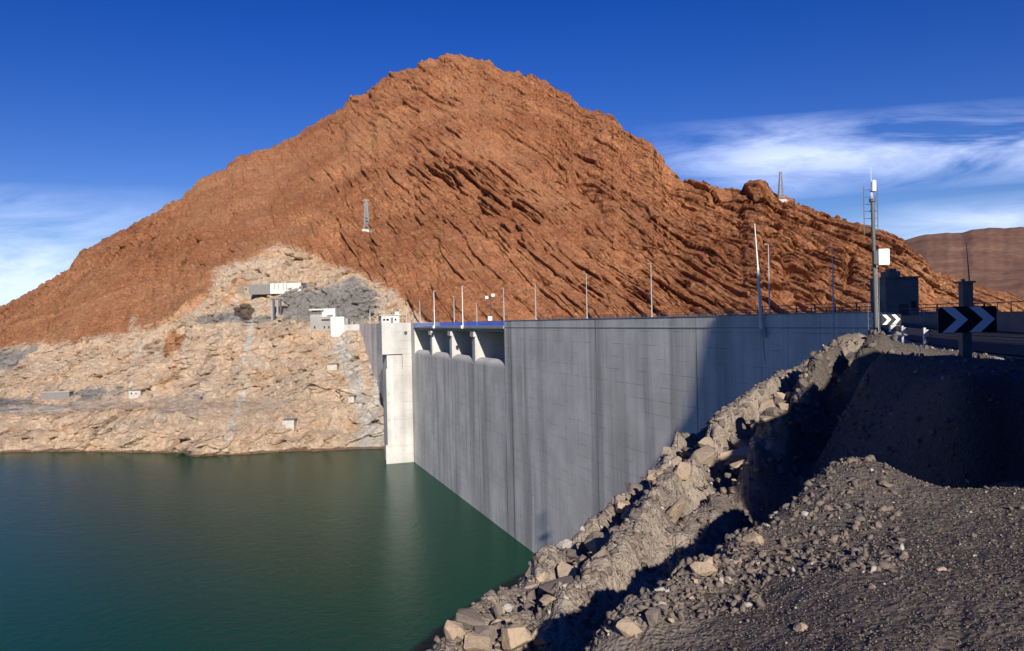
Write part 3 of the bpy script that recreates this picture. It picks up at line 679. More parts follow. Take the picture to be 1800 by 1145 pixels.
def ground_z(X, Y, rough=True):
    z = rbf(X, Y)
    u = CA*X+SA*Y; s = -SA*X+CA*Y
    d = edge_dist(X, Y); rs = rail_side(X, Y)
    plat = sst(-1.2, -0.2, rs)*sst(8, 12, Y)
    z = z*(1-plat)+(-1.42)*plat
    far = sst(50, 58, Y)*sst(-3, 0, -d)
    z = z*(1-far)+(-1.5)*far
    # unseen hill to the right of and behind the camera, shaped for its shadow
    hz = np.interp(u, HILL[:, 0], HILL[:, 1])
    e0 = np.minimum(7.0, (u-0.15)/0.89); hs = 1-sst(e0, e0+0.5+0.06*np.maximum(hz, 0), s)
    back = sst(-60, -10, s)*0.6+0.4
    hillz = -9.0+(hz*np.where(s < 0, back, 1.0)+9.0)*hs
    far_r = np.maximum(z, np.where(hz > -1.7, hillz, -99))
    z = np.where(u > 6.15, far_r, z)
    # cliff beyond the edge
    drop = np.where(d > 0, 1.55*d+0.25*(np.sqrt(d*d+0.2)-math.sqrt(0.2)), 0.0)
    if rough:
        kr = np.clip(np.hypot(X, Y)/10, 0.75, 2.2); rk = 1-sst(1.25*kr, 2.3*kr, -d)
        quiet = 1-sst(-1.8, -0.6, rs)*sst(8, 12, Y)
        sc_ = np.clip(np.hypot(X, Y)/12, 0.5, 2.2)
        nz = 0.10*fbm(X/1.6, Y/1.6, X*0, 201, 4)*(1+1.2*rk)
        nz = nz+(0.010+0.03*rk)*ridged((X*0.9-Y*0.5)/1.1, (X*0.5+Y*0.9)/2.6, X*0, 205, 5, 0.55)
        g1, g2 = (X*0.9-Y*0.45), (X*0.45+Y*0.9); wv = 0.25*fbm(X/0.8, Y/0.8, X*0, 206, 2)
        fa = facet((g1+wv)/0.62, (g2-wv)/1.0, 21); fc = facet((g1-wv)/0.24, (g2+wv)/0.36, 22)
        nz = nz+rk*np.minimum(sc_, 1.1)*(0.06*fa[0]-0.035*fa[1]+0.03*fc[0]-0.015*fc[1])
        nz = nz+(0.022+0.022*rk)*fbm(X/0.22, Y/0.22, X*0, 209, 4, 0.6)
        nz = nz+0.014*np.abs(fbm(X/0.06, Y/0.06, X*0, 213, 2, 0.6))
        # run-off furrows on the near mound
        nz = nz-0.20*sst(0.35, 0.9, ridged((X*0.55-Y*0.35)/1.3, (X*0.5+Y*0.9)/5, X*0, 221, 3))*sst(3.0, 4.2, -d)*(1-sst(9.0, 9.6, s))
        # terrace ribs parallel to the edge on the rocky flank
        wob = 0.35*fbm(X/2.0, Y/2.0, X*0, 230, 3)
        rb = np.abs(((-d+wob)/1.45+0.15) % 1.0-0.5)*2
        nz = nz+0.72*rk*(sst(0.15, 0.85, rb)-0.5)*np.clip(-d/0.5, 0, 1)*np.clip(np.hypot(X, Y)/14, 0.4, 1.4)
        z = z+nz*(0.06+0.94*quiet)
    return np.maximum(z-drop, -60.0)
def build_near():
    az = np.concatenate([np.arange(-180, -14, 4.0), np.arange(-14, -8, 0.3), np.arange(-8, 33.2, 0.042), np.arange(33.2, 40, 0.4), np.arange(40, 180.1, 4.0)])
    az[-1] = 180.0
    r = np.concatenate([[0.0, 0.6, 1.2, 1.8], np.exp(np.arange(math.log(2.4), math.log(60), 0.0062)), np.exp(np.arange(math.log(60), math.log(170), 0.03))])
    A, Rr = np.meshgrid(np.radians(az), r)
    X, Y = np.sin(A)*Rr, np.cos(A)*Rr
    Z = ground_z(X, Y)
    d = edge_dist(X, Y); rs = rail_side(X, Y)
    rocky = np.clip(0.95-(-d-1.0)/3.2, 0, 1)
    sh = sst(-1.5, -1.1, rs+0.25*fbm(X, Y, X*0, 5, 2))*sst(10, 14, Y)
    P = np.stack([X, Y, Z], -1)[:, ::-1]
    me = grid_mesh('near_hillside', P, {'rocky': rocky[:, ::-1], 'shoulder': sh[:, ::-1]})
    tag(link_mesh('near_hillside', me, M_SOIL), kind='structure')
build_near()
gz = lambda x, y: float(ground_z(np.array([x], float), np.array([y], float))[0])
# asphalt of the road over the platform
rp = [(float(a), float(b_)) for a, b_ in RAIL[:10]]
off = []
for i, (x, y) in enumerate(rp):
    j0, j1 = max(i-1, 0), min(i+1, len(rp)-1)
    tx, ty = rp[j1][0]-rp[j0][0], rp[j1][1]-rp[j0][1]; l = math.hypot(tx, ty)
    off.append((x-ty/l*0.5, y+tx/l*0.5))
tag(flat('road', off+[(26, 10), (70, 14), (95, 60), (60, 96), (36.5, 76), (29, 60)], -1.36, M_ASPH), kind='structure')
# ------------------------------------------------------------------ dam
T0, TA, TB, TE = 78.0, tpx(886), tpx(728), 520.0
dam = thing('concrete_dam', 'long straight grey concrete dam wall with vertical seams standing in green water', 'dam', W(T0, 0, 0))
def extr(outline, w0, w1):
    mb = MB(); n = len(outline)
    mb.add([W(t_, w0, z) for t_, z in outline]+[W(t_, w1, z) for t_, z in outline],
           [tuple(range(n)), tuple(range(2*n-1, n-1, -1))]+[(i, n+i, n+(i+1) % n, (i+1) % n) for i in range(n)])
    return mb
extr([(T0, -60), (T0, 0), (TA, 0), (TA, -10.6), (TB, -10.6), (TB, 0), (TE, 0), (TE, -60)], 0, 9).build('wall', M_DAM, dam)
mb = MB(); mb.box(T0, TA-0.05, -0.06, 0.02, -1.52, -1.38, W); mb.build('ledge', M_CON2, dam)
mb = MB(); mb.box(T0+2, TA-0.4, -0.08, 0.45, 0.0, 0.10, W); mb.build('coping', M_CON2, dam)
# ogee sills
pier_t = [tpx(833)+1.2, tpx(792.5)+1.2, tpx(758)+1.2]
bounds = [TA]+pier_t+[TB]
prof = [(0.02, -10.6)]+[(0.05+1.9*(1-math.cos(a)), -10.55+1.5*math.sin(a)) for a in np.linspace(0.15, math.pi/2, 7)]+[(3.4, -9.25), (5.5, -10.2), (7.5, -11.9), (9.6, -14.5), (9.6, -20), (0.5, -20), (0.02, -10.7)]
for i in range(4):
    a = bounds[i]+(1.2 if i else 0.0); b_ = bounds[i+1]-(1.2 if i < 3 else 0.0)
    mb = MB(); mb.sweep([(w_, z) for w_, z in prof], lambda tt, w_, z: W(tt, w_, z), [a, b_]); mb.build('spillway_sill', M_CON, dam)
for pt in pier_t:
    mb = MB()
    ring = [(-1.5, 0.5), (-1.3, 0.12), (0, 0.10), (1.3, 0.12), (1.5, 0.5), (1.5, 18), (-1.5, 18)]
    mb.add([W(pt+a, b_, -11.5) for a, b_ in ring]+[W(pt+a, b_, -2.6) for a, b_ in ring], [tuple(range(6, -1, -1)), tuple(range(7, 14))]+[(i, (i+1) % 7, 7+(i+1) % 7, 7+i) for i in range(7)])
    pr = mb.build('pier', M_CON, dam)
    mb = MB(); mb.box(pt-1.6, pt+1.6, -0.35, 1.9, -3.9, -2.63, W); mb.build('pier_cap', M_CON, pr, 0.05)
mb = MB(); mb.box(TA-0.02, TA+0.5, 0.1, 1.6, -4.6, -2.7, W); mb.build('gate_bearing', M_WALL, dam)
# bridge over the spillway
mb = MB(); mb.box(TA+0.01, TB-0.01, -0.25, 17.0, -1.75, -1.25, W); mb.build('bridge_deck', M_CON2, dam)  # deck carried on downstream, out of sight, to keep skylight out of the bays
mb = MB()
for w_ in (0.9, 3.4, 5.9, 8.4, 11, 13.5, 16): mb.box(TA+0.02, TB-0.02, w_, w_+0.5, -2.58, -1.76, W)
mb.build('bridge_girders', M_CON2, dam)
def railing(parent, ta, tb, w_, z0, z1, matr, step=2.0, fill=True):
    mb = MB(); n = max(2, int((tb-ta)/step))
    for z in (z1-0.06, (z0+z1)/2, z0+0.12): mb.box(ta, tb, w_-0.035, w_+0.035, z-0.035, z+0.035, W)
    for i in range(n+1):
        t_ = ta+(tb-ta)*i/n; mb.box(t_-0.05, t_+0.05, w_-0.05, w_+0.05, z0, z1, W)
    if fill:
        for i in range(int((tb-ta)/0.28)):
            t_ = ta+0.14+0.28*i; mb.box(t_-0.05, t_+0.05, w_-0.015, w_+0.015, z0+0.12, z1-0.08, W)
    return mb.build('railing', matr, parent)
railing(dam, TA+0.1, TB-0.1, -0.12, -1.25, -0.03, M_BLUE)
rr = railing(dam, TA+0.1, TB-0.1, 8.8, -1.25, -0.03, M_BLUE); 
railing(dam, T0+1, tpx(1336), 0.3, 0.10, 1.05, M_DKST, 2.6, False)
railing(dam, T0-3, tpx(885), 8.6, 0.0, 0.75, M_DKST, 2.6, False)
# intake tower
tt0 = tpx(722)
tow = thing('intake_tower', 'tall white concrete intake tower rising from the water against the far end of the dam', 'tower', W(tt0, -5, WATER))
mb = MB(); mb.box(tt0, tt0+9.5, -10.1, -0.01, -10.6, 0.12, W); mb.build('tower_head', M_CON, tow, 0.06)
mb = MB(); mb.box(tt0+0.9, tt0+9.5, -8.4, -3.2, -56, -10.62, W); mb.build('shaft', M_CON, tow)
mb = MB(); mb.box(tt0+0.05, tt0+9.4, -3.18, -0.02, -56, -10.63, W); mb.build('guide_wall', M_CON, tow)
mb = MB(); mb.box(tt0+0.1, tt0+0.88, -8.9, -3.2, -56, -15.5, W); mb.build('lower_face', M_CON, tow)
mb = MB(); mb.box(tt0-0.3, tt0+0.05, -9.6, -0.8, -56, -41.5, W); mb.build('plinth', M_CON, tow, 0.05)
mb = MB(); mb.cyl(W(tt0-0.12, -6.9, -41.4), W(tt0-0.12, -6.9, -12.0), 0.13, n=8); mb.cyl(W(tt0-0.12, -7.4, -41.4), W(tt0-0.12, -7.4, -16.0), 0.08, n=8); mb.build('vent_pipe', M_WHITE, tow)
mb = MB(); mb.cyl(W(tt0-0.25, -1.9, -3.4), W(tt0+0.02, -1.9, -3.4), 0.62, n=20); mb.build('round_opening', M_DKST, tow)  # dark disc standing in for the unlit round opening
# gate house on the tower
gh = thing('gatehouse', 'small white flat-roofed gatehouse with dark windows at the far end of the dam crest', 'building', W(tt0+6, -2, 0.12))
mb = MB(); mb.box(tt0+3, tt0+9, -9.6, -3.4, 0.12, 2.5, W); mb.build('wall', M_WALL, gh)
mb = MB(); mb.box(tt0+2.6, tt0+9.3, -10.3, -2.8, 2.7, 2.95, W); mb.build('roof', M_WALL, gh)
mb = MB(); mb.box(tt0+4, tt0+8, -9.4, -5.0, 2.51, 2.69, W); mb.build('roof_gap', M_DKST, gh)
mb = MB(); mb.box(tt0+3.6, tt0+7, -4.8, -3.3, 2.96, 4.0, W); mb.build('stair_head', M_WALL, gh)
for a, b_ in ((-9.0, -8.3), (-7.9, -7.0), (-5.0, -4.4)):
    mb = MB(); mb.box(tt0+2.96, tt0+3.02, a, b_, 0.9, 1.6, W); mb.build('window', M_GLASS, gh)
mb = MB(); mb.box(tt0+2.95, tt0+3.01, -6.4, -5.5, 0.14, 2.0, W); mb.build('door', M_GREYW, gh)
# ------------------------------------------------------------------ lamp posts on the crest
def lamp_post(t_, w_, z0, h, label, matr=M_GALV, rad=0.085, base_box=False, grp='slender lamp posts along the dam crest', lean=0.0):
    x, y, z = W(t_, w_, z0)
    k = max(1.0, t_/150.0)             # thicker feet for the long-reach masts further out
    o = thing('lamp_post', label, 'lamp post', (x, y, z0), grp)
    top = (x-lean*h, y, z0+h)
    mb = MB(); mb.cyl((x, y, z0), top, rad*1.25*k, rad*0.6*k, 8); mb.build('pole', matr, o)
    mb = MB(); mb.cyl((x, y, z0), (x, y, z0+0.25), rad*2.4, rad*2.0, 8); mb.build('base', matr, o)
    ux, uy = ND; d_ = 1 if w_ < 4 else -1
    mb = MB(); mb.cyl((top[0], top[1], top[2]-0.05), (top[0]+ux*0.3*d_, top[1]+uy*0.3*d_, top[2]+0.01), rad*0.5, rad*0.45, 6)
    a = mb.build('arm', matr, o)
    mb = MB(); mb.sphere((top[0]+ux*0.42*d_, top[1]+uy*0.42*d_, top[2]), 0.2, 1.1, 0.6, 0.35, 8, 5); mb.build('lamp_head', M_GALV, a)
    if base_box:
        mb = MB(); p0 = W(t_-0.4, w_-0.25, 0); mb.box(t_-0.55, t_+0.55, w_-0.62, w_-0.08, -1.75, -0.95, W); mb.build('junction_box', M_WHITE, o)
    return o
NP = 8.3
lamps = [(1465, 8.2, 0.0, 7.6, 'lamp post nearest the camera, behind the dark railing, half in shade', M_GALV),
         (1353, 8.2, 0.0, 9.1, 'tall pale lamp post just right of the stayed mast on the dam', M_GALV),
         (1146, 8.2, 0.0, 8.9, 'pale lamp post on the crest at the middle of the long sunlit wall', M_GALV),
         (1032, 8.2, 0.0, 8.9, 'pale lamp post on the crest midway between the blue bridge and the wall seam', M_GALV),
         (942, 8.2, 0.0, 8.4, 'first pale lamp post on the solid wall to the right of the blue bridge', M_GALV),
         (886, 8.2, 0.0, 8.4, 'pale lamp post at the right end of the blue bridge railing', M_GALV),
         (838, 8.2, -1.2, 6.5, 'short pale lamp post behind the blue railing above the second-nearest pier', M_GALV),
         (798, 8.2, -1.2, 9.4, 'slim lamp post behind the blue railing above the middle pier', M_GALV),
         (737.5, 8.2, -1.2, 9.2, 'faint slim lamp post behind the left end of the blue railing', M_GALV),
         (713.5, 8.2, 0.0, 6.2, 'lamp post on the crest between the gatehouse and the bridge', M_GALV)]
for px_, w_, z0, h, lab, mt_ in lamps:
    t_ = tpx(px_)
    # shift along the axis so that the post on the far kerb stands at the right column
    for _ in range(12):
        x, y, z = W(t_, w_, 0); v = np.array([x, y, 0]) @ RN; cx = 900+F*v[0]/(-v[2]); t_ += (cx-px_)*0.12*(t_/150)
    lamp_post(t_, w_, z0, h, lab, mt_)
for px_, h, lab in ((815.5, 10.6, 'tall white lamp post with white box fixed outside the middle of the blue railing'), (765.5, 10.8, 'tall white lamp post with white box fixed outside the left part of the railing')):
    lamp_post(tpx(px_)-0.5, -0.45, -1.25, h, lab, M_WHITE, 0.075, True)
# floodlight mast
t_ = tpx(862); x, y, z = W(t_, 8.0, -1.2)
for _ in range(12):
    x, y, z = W(t_, 8.0, -1.2); v = np.array([x, y, 0]) @ RN; cx = 900+F*v[0]/(-v[2]); t_ += (cx-862)*0.15
o = thing('floodlight_mast', 'dark grey mast with twin floodlights and a white box behind the blue railing', 'floodlight', (x, y, -1.2))
mb = MB(); mb.cyl((x, y, -1.2), (x, y, 7.0), 0.16, 0.11, 8); mb.build('pole', M_DKST, o)
mb = MB(); mb.box(-1.1, 1.1, -0.08, 0.08, 5.9, 6.05, lambda a, b_, c_: (x+a*ND[0], y+a*ND[1]+b_, c_)); cb = mb.build('crossbar', M_DKST, o)
for sx, zz in ((-1.0, 6.35), (0.75, 6.95)):
    mb = MB(); mb.box(sx-0.4, sx+0.4, -0.2, 0.25, zz-0.35, zz+0.4, lambda a, b_, c_: (x+a*ND[0], y+a*ND[1]+b_+0.25*(c_-zz), c_)); mb.build('floodlight', M_WHITE, cb, 0.03)
mb = MB(); mb.box(x-0.75, x+0.35, y-0.45, y-0.15, 0.15, 1.3); mb.build('control_box', M_WHITE, o, 0.03)
# stayed mast on the dam face
t_ = tpx(1343); bx, by, _z = W(t_, -0.35, 0)
o = thing('stayed_mast', 'tall white two-stage mast bracketed to the shaded dam face, leaning slightly left', 'mast', (bx, by, -2.4))
tipx = -0.55
mb = MB(); mb.cyl((bx, by, -2.2), (bx+tipx*0.5, by, 5.4), 0.20, 0.13, 10); mb.build('lower_tube', M_WHITE, o)
mb = MB(); mb.cyl((bx+tipx*0.5, by, 5.35), (bx+tipx, by, 10.4), 0.09, 0.045, 8); mb.build('upper_tube', M_WHITE, o)
mb = MB(); mb.cyl((bx+0.05, by-0.3, -2.4), (bx+tipx*0.5+0.05, by-0.15, 5.2), 0.035, n=6); mb.cyl((bx+0.55, by-0.05, -0.9), (bx+0.05, by, 1.6), 0.03, n=6); mb.cyl((bx+0.35, by-0.05, -1.6), (bx-0.05, by, 0.9), 0.03, n=6); mb.build('stay', M_GALV, o)
mb = MB(); mb.box(-0.32, 0.28, -0.45, 0.0, -2.55, -1.55, lambda a, b_, c_: (bx+a, by+b_-0.1, c_)); mb.build('base_box', M_CON, o, 0.03)
mb = MB(); mb.cyl((bx+0.1, by-0.1, -2.5), (bx+0.5, by+0.1, -7.0), 0.03, n=6); mb.build('cable', M_DKST, o)
for z in (-0.4, -1.5):
    mb = MB(); mb.box(t_-0.35, t_+0.35, -0.45, 0.01, z, z+0.12, W); mb.build('bracket', M_GALV, o)
# ------------------------------------------------------------------ instrument mast with ladder
bp = at(1541, 591, 50.0); bx, by = float(bp[0]), float(bp[1]); bz = gz(bx, by)-0.15
o = thing('instrument_mast', 'tall grey steel mast with ladder, white cabinet and domed camera on the rocky shoulder', 'mast', (bx, by, bz))
top = 8.85
mb = MB(); mb.cyl((bx, by, bz), (bx-0.10, by, top-1.9), 0.115, 0.115, 14); mb.cyl((bx-0.10, by, top-1.9), (bx-0.10, by, top-1.7), 0.2, 0.2, 14); mb.build('column', M_POST, o)
mb = MB(); mb.cyl((bx-0.10, by, top-1.7), (bx-0.10, by, top-0.6), 0.05, n=8); mb.cyl((bx-0.16, by, top-1.0), (bx-0.16, by, top+0.25), 0.018, n=6); mb.build('spigot', M_GALV, o)
mb = MB(); mb.cyl((bx-0.02, by-0.05, top-1.25), (bx-0.02, by-0.05, top-0.65), 0.15, 0.15, 12); mb.sphere((bx-0.02, by-0.05, top-0.65), 0.15, 1, 1, 0.8, 12, 6); mb.build('camera_dome', M_WHITE, o)
mb = MB(); mb.box(bx-0.02, bx+0.66, by-0.55, by-0.2, 2.95, 3.95); cabn = mb.build('cabinet', M_WHITE, o, 0.02)
mb = MB(); mb.box(bx+0.05, bx+0.59, by-0.562, by-0.551, 3.02, 3.88); mb.build('door', M_WHITE, cabn)
mb = MB(); mb.box(bx-0.3, bx-0.04, by-0.5, by-0.22, 3.0, 3.85); mb.build('side_box', M_DKST, o, 0.02)
mb = MB(); mb.box(bx-0.05, bx+0.1, by-0.25, by-0.1, 3.3, 3.6); mb.build('cabinet_bracket', M_GALV, o)
def ladder(x0, x1, z0, z1, yy, name='ladder'):
    mb = MB()
    for x_ in (x0, x1): mb.cyl((x_, yy, z0), (x_, yy, z1), 0.025, n=6)
    k = z0+0.15
    while k < z1: mb.cyl((x0, yy, k), (x1, yy, k), 0.018, n=6); k += 0.45
    return mb.build(name, M_POST, o)
ladder(bx-0.50, bx+0.36, 4.9, 7.95, by+0.32); ladder(bx-0.02, bx+0.34, bz+0.35, 2.9, by+0.30); ladder(bx-0.38, bx-0.02, bz+0.3, 0.55, by+0.30)
mb = MB()
for z in (5.2, 6.4, 7.6, 0.9, 2.3):
    mb = MB(); mb.box(bx-0.12, bx+0.12, by, by+0.3, z, z+0.06); mb.build('standoff', M_POST, o)
# thin companion pole
q = thing('whip_antenna_pole', 'thin white pole standing just right of the instrument mast', 'pole', (bx+0.62, by+1.2, bz))
mb = MB(); mb.cyl((bx+0.62, by+1.2, bz-0.2), (bx+0.58, by+1.2, 3.4), 0.09, 0.075, 8); mb.build('pole', M_GALV, q)
mb = MB(); mb.cyl((bx+0.58, by+1.2, 3.4), (bx+0.36, by+1.2, 7.8), 0.055, 0.03, 8); mb.build('whip', M_WHITE, q)
# ------------------------------------------------------------------ chevron signs
def chevron_sign(cx, cy, zc, wd, ht, zg, label, mwhite, posts, pw=0.05, yaw=0.0):
    o = thing('chevron_sign', label, 'road sign', (cx, cy, zg), 'black and white chevron bend signs')
    cyw, syw = math.cos(yaw), math.sin(yaw)
    fn = lambda a, b_, c_: (cx+a*cyw-b_*syw, cy+a*syw+b_*cyw, c_)
    mb = MB(); mb.box(-wd/2, wd/2, 0, 0.03, zc-ht/2, zc+ht/2, fn); mb.build('panel', M_SIGNBK, o, 0.006)
    for k in range(2):
        x0 = -wd/2+wd*(0.06+0.46*k); s_ = wd*0.245; th = wd*0.20; h2 = ht*0.485
        pts = [(x0, h2), (x0+th, h2), (x0+th+s_, 0), (x0+th, -h2), (x0, -h2), (x0+s_, 0)]
        mb = MB(); n = 6
        mb.add([fn(a, -0.006, zc+c_) for a, c_ in pts]+[fn(a, -0.002, zc+c_) for a, c_ in pts],
               [(0, 1, 2, 5), (5, 2, 3, 4), (11, 8, 7, 6), (10, 9, 8, 11)]+[(i, (i+1) % 6, 6+(i+1) % 6, 6+i) for i in range(6)])
        mb.build('chevron', mwhite, o)
    for a in posts:
        mb = MB(); mb.box(a-pw, a+pw, 0.032, 0.032+pw*1.6, zg-0.3, zc+ht/2-0.03, fn); mb.build('post', M_POST, o)
    return o
M_CHEV = plain('white_reflective', (0.82, 0.82, 0.82), 0.4, 0.4, var=0.03)
c0 = at(1566.5, 562, 48.0); chevron_sign(float(c0[0]), float(c0[1]), float(c0[2]), 1.2, 0.62, -1.4, 'small sunlit chevron bend sign with bright white arrows beside the mast foot', M_CHEV, (0.1,), 0.05)
c1 = at(1701, 562, 17.0); chevron_sign(float(c1[0]), float(c1[1]), float(c1[2]), 1.25, 0.56, gz(float(c1[0]), float(c1[1]))-0.1, 'large chevron bend sign standing in deep shade at the right', M_CHEV, (0.0,), 0.10)
# ------------------------------------------------------------------ guard rail
gr = thing('guard_rail', 'galvanised steel guard rail with stub posts along the shaded road edge', 'guard rail', (float(RAIL[5][0]), float(RAIL[5][1]), -1.42))
wprof = [(-0.02, -0.155), (0.03, -0.11), (0.03, -0.06), (-0.03, -0.02), (-0.03, 0.02), (0.03, 0.06), (0.03, 0.11), (-0.02, 0.155), (-0.025, 0.15), (0.022, 0.105), (0.022, 0.065), (-0.037, 0.022), (-0.037, -0.022), (0.022, -0.065), (0.022, -0.105), (-0.025, -0.15)]
pts = RAIL[2:]; seg = np.r_[0, np.cumsum(np.hypot(*np.diff(pts, axis=0).T))]
def rail_at(s_):
    x_ = float(np.interp(s_, seg, pts[:, 0])); y_ = float(np.interp(s_, seg, pts[:, 1]))
    e = 0.4; x2 = float(np.interp(s_+e, seg, pts[:, 0])); y2 = float(np.interp(s_+e, seg, pts[:, 1])); x1 = float(np.interp(s_-e, seg, pts[:, 0])); y1 = float(np.interp(s_-e, seg, pts[:, 1]))
    l = math.hypot(x2-x1, y2-y1); return x_, y_, -(y2-y1)/l, (x2-x1)/l       # road-side normal
def rp_(s_, a, z):
    x_, y_, nx, ny = rail_at(s_); return (x_+nx*(0.12+a), y_+ny*(0.12+a), -0.86+z)
mb = MB(); mb.sweep(wprof, rp_, list(np.arange(0.5, 40, 1.0))); mb.build('beam', M_POST, gr)
for px_, gy in ((1628, 613), (1589, 603), (1567, 595), (1559, 589)):
    # find arc length whose column matches
    best = min(np.arange(0.3, 30, 0.05), key=lambda s_: abs((lambda v: 900+F*v[0]/(-v[2]))(np.array([*rail_at(s_)[:2], -1.0]) @ RN)-px_))
    x_, y_, nx, ny = rail_at(best)
    fn = lambda a, b_, c_: (x_+nx*a-ny*b_*-1*-1, y_+ny*a+nx*b_, c_)
    mb = MB(); mb.box(-0.10, -0.02, -0.09, 0.09, -1.9, -0.64, fn); pp = mb.build('post', M_GALV, gr)
    mb = MB(); mb.box(-0.02, 0.085, -0.11, 0.11, -0.98, -0.72, fn); mb.build('spacer', M_GALV, pp)
te = rail_at(0.6); mb = MB(); mb.box(te[0]-0.22, te[0]+0.10, te[1]-0.08, te[1]+0.1, -1.05, -0.68); mb.build('end_plate', M_GALV, gr)
# ------------------------------------------------------------------ structures at the near end of the crest
g0 = at(1587, 545, 74.0); gx, gy_ = float(g0[0]), float(g0[1])
gb = thing('gate_cabin', 'dark square cabin with stepped roof in shade at the near end of the dam', 'building', (gx, gy_, -1.42))
mb = MB(); mb.box(gx-1.55, gx+1.5, gy_, gy_+3.2, -1.6, 3.15); mb.build('wall', M_GREYW, gb)
mb = MB(); mb.box(gx-1.7, gx+1.65, gy_-0.15, gy_+3.35, 3.153, 3.3); mb.build('roof', M_GREYW, gb)
mb = MB(); mb.box(gx-1.0, gx+0.1, gy_+0.5, gy_+2.2, 3.303, 3.85); mb.box(gx-0.75, gx-0.15, gy_+0.7, gy_+1.8, 3.85, 4.1); mb.build('roof_tank', M_GREYW, gb, 0.05)
mb = MB(); mb.box(gx-0.35, gx+0.55, gy_-0.03, gy_+0.02, -1.35, 0.75); mb.build('door', M_DKST, gb)
mb = MB(); mb.box(gx+0.8, gx+1.25, gy_-0.03, gy_+0.02, 0.2, 1.0); mb.build('window', M_GLASS, gb)
g1 = at(1698, 530, 58.0); hx, hy = float(g1[0]), float(g1[1])
gp = thing('gate_pillar', 'dark concrete gate pillar with a capstone and thin rod above the large chevron sign', 'pillar', (hx, hy, -1.42))
mb = MB(); mb.box(hx-0.37, hx+0.37, hy-0.3, hy+0.3, -1.5, 2.0); mb.build('shaft', M_GREYW, gp)
mb = MB(); mb.box(hx-0.5, hx+0.5, hy-0.42, hy+0.42, 2.003, 2.14); mb.box(hx-0.28, hx-0.1, hy-0.1, hy+0.1, 2.14, 2.3); mb.build('capstone', M_GREYW, gp)
mb = MB(); mb.cyl((hx+0.28, hy, 2.1), (hx+0.1, hy, 4.9), 0.05, 0.02, 6); mb.build('rod', M_DKST, gp)
# low parapets on the far side of the road
def parapet(p0, p1, z1, label, name='parapet_wall'):
    a = at(*p0); b_ = at(*p1)
    mb = MB(); d_ = np.array([b_[0]-a[0], b_[1]-a[1]]); l = np.hypot(*d_); d_ /= l; n_ = np.array([-d_[1], d_[0]])
    fn = lambda s_, w_, z: (a[0]+d_[0]*s_+n_[0]*w_, a[1]+d_[1]*s_+n_[1]*w_, z)
    oo = thing(name, label, 'wall', (float(a[0]), float(a[1]), -1.42))
    mb.box(0, l, 0, 0.4, -1.6, z1-0.1, fn); mb.build('wall', M_GREYW, oo)
    mb = MB(); mb.box(-0.03, l+0.03, -0.05, 0.45, z1-0.098, z1, fn); mb.build('coping', M_GREYW, oo)
    mb = MB(); n = int(l/2.4)
    for i in range(n+1): s_ = l*i/n; mb.cyl(fn(s_, 0.2, z1), fn(s_, 0.2, z1+0.62), 0.03, n=6)
    mb.cyl(fn(0, 0.2, z1+0.6), fn(l, 0.2, z1+0.6), 0.03, n=6); mb.build('railing', M_DKST, oo)
parapet((1530, 555, 76.0), (1700, 552, 58.0), -0.32, 'low dark stone parapet with a thin rail between the cabin and the gate pillar')
parapet((1706, 550, 57.0), (1990, 548, 34.0), -0.12, 'low dark stone parapet running off to the right beyond the large sign')
# ------------------------------------------------------------------ pylons
def pylon(pb, h, wb, label):
    o = thing('lattice_pylon', label, 'pylon', tuple(pb), 'lattice steel pylons on the mountain')
    x, y, z = pb; legs = MB(); br = MB(); r = 0.30
    cor = [(-1, -1), (1, -1), (1, 1), (-1, 1)]
    wz = lambda f: wb*(1-0.72*f)/2
    for a, b_ in cor: legs.cyl((x+a*wz(0), y+b_*wz(0), z-1), (x+a*wz(1), y+b_*wz(1), z+h), r, r*0.8, 5)
    n = 9
    for k in range(n):
        f0, f1 = k/n, (k+1)/n
        for i in range(4):
            a, b_ = cor[i]; c_, d_ = cor[(i+1) % 4]
            br.cyl((x+a*wz(f0), y+b_*wz(f0), z+h*f0), (x+c_*wz(f1), y+d_*wz(f1), z+h*f1), r*0.6, n=4)
            br.cyl((x+a*wz(f1), y+b_*wz(f1), z+h*f1), (x+c_*wz(f1), y+d_*wz(f1), z+h*f1), r*0.6, n=4)
    legs.build('legs', M_PYL, o); br.build('bracing', M_PYL, o)
    for f in (0.97, 0.82):
        mb = MB(); mb.box(x-wb*0.55, x+wb*0.55, y-0.3, y+0.3, z+h*f, z+h*f+0.5); mb.build('cross_arm', M_PYL, o)
    mb = MB(); mb.box(x-wb*0.8, x+wb*0.8, y-wb*0.8, y+wb*0.8, z-2.5, z+0.15); mb.build('footing', M_CON, o)
p1 = surf(645, 404); sc1 = p1.y/1400; pylon(p1, 53*sc1, 9*sc1, 'lattice pylon halfway up the left flank of the red mountain')
p2 = surf(1373, 353); sc2 = p2.y/1400; pylon(p2, 50*sc2, 9*sc2, 'lattice pylon on the skyline beside the rounded rock knob')
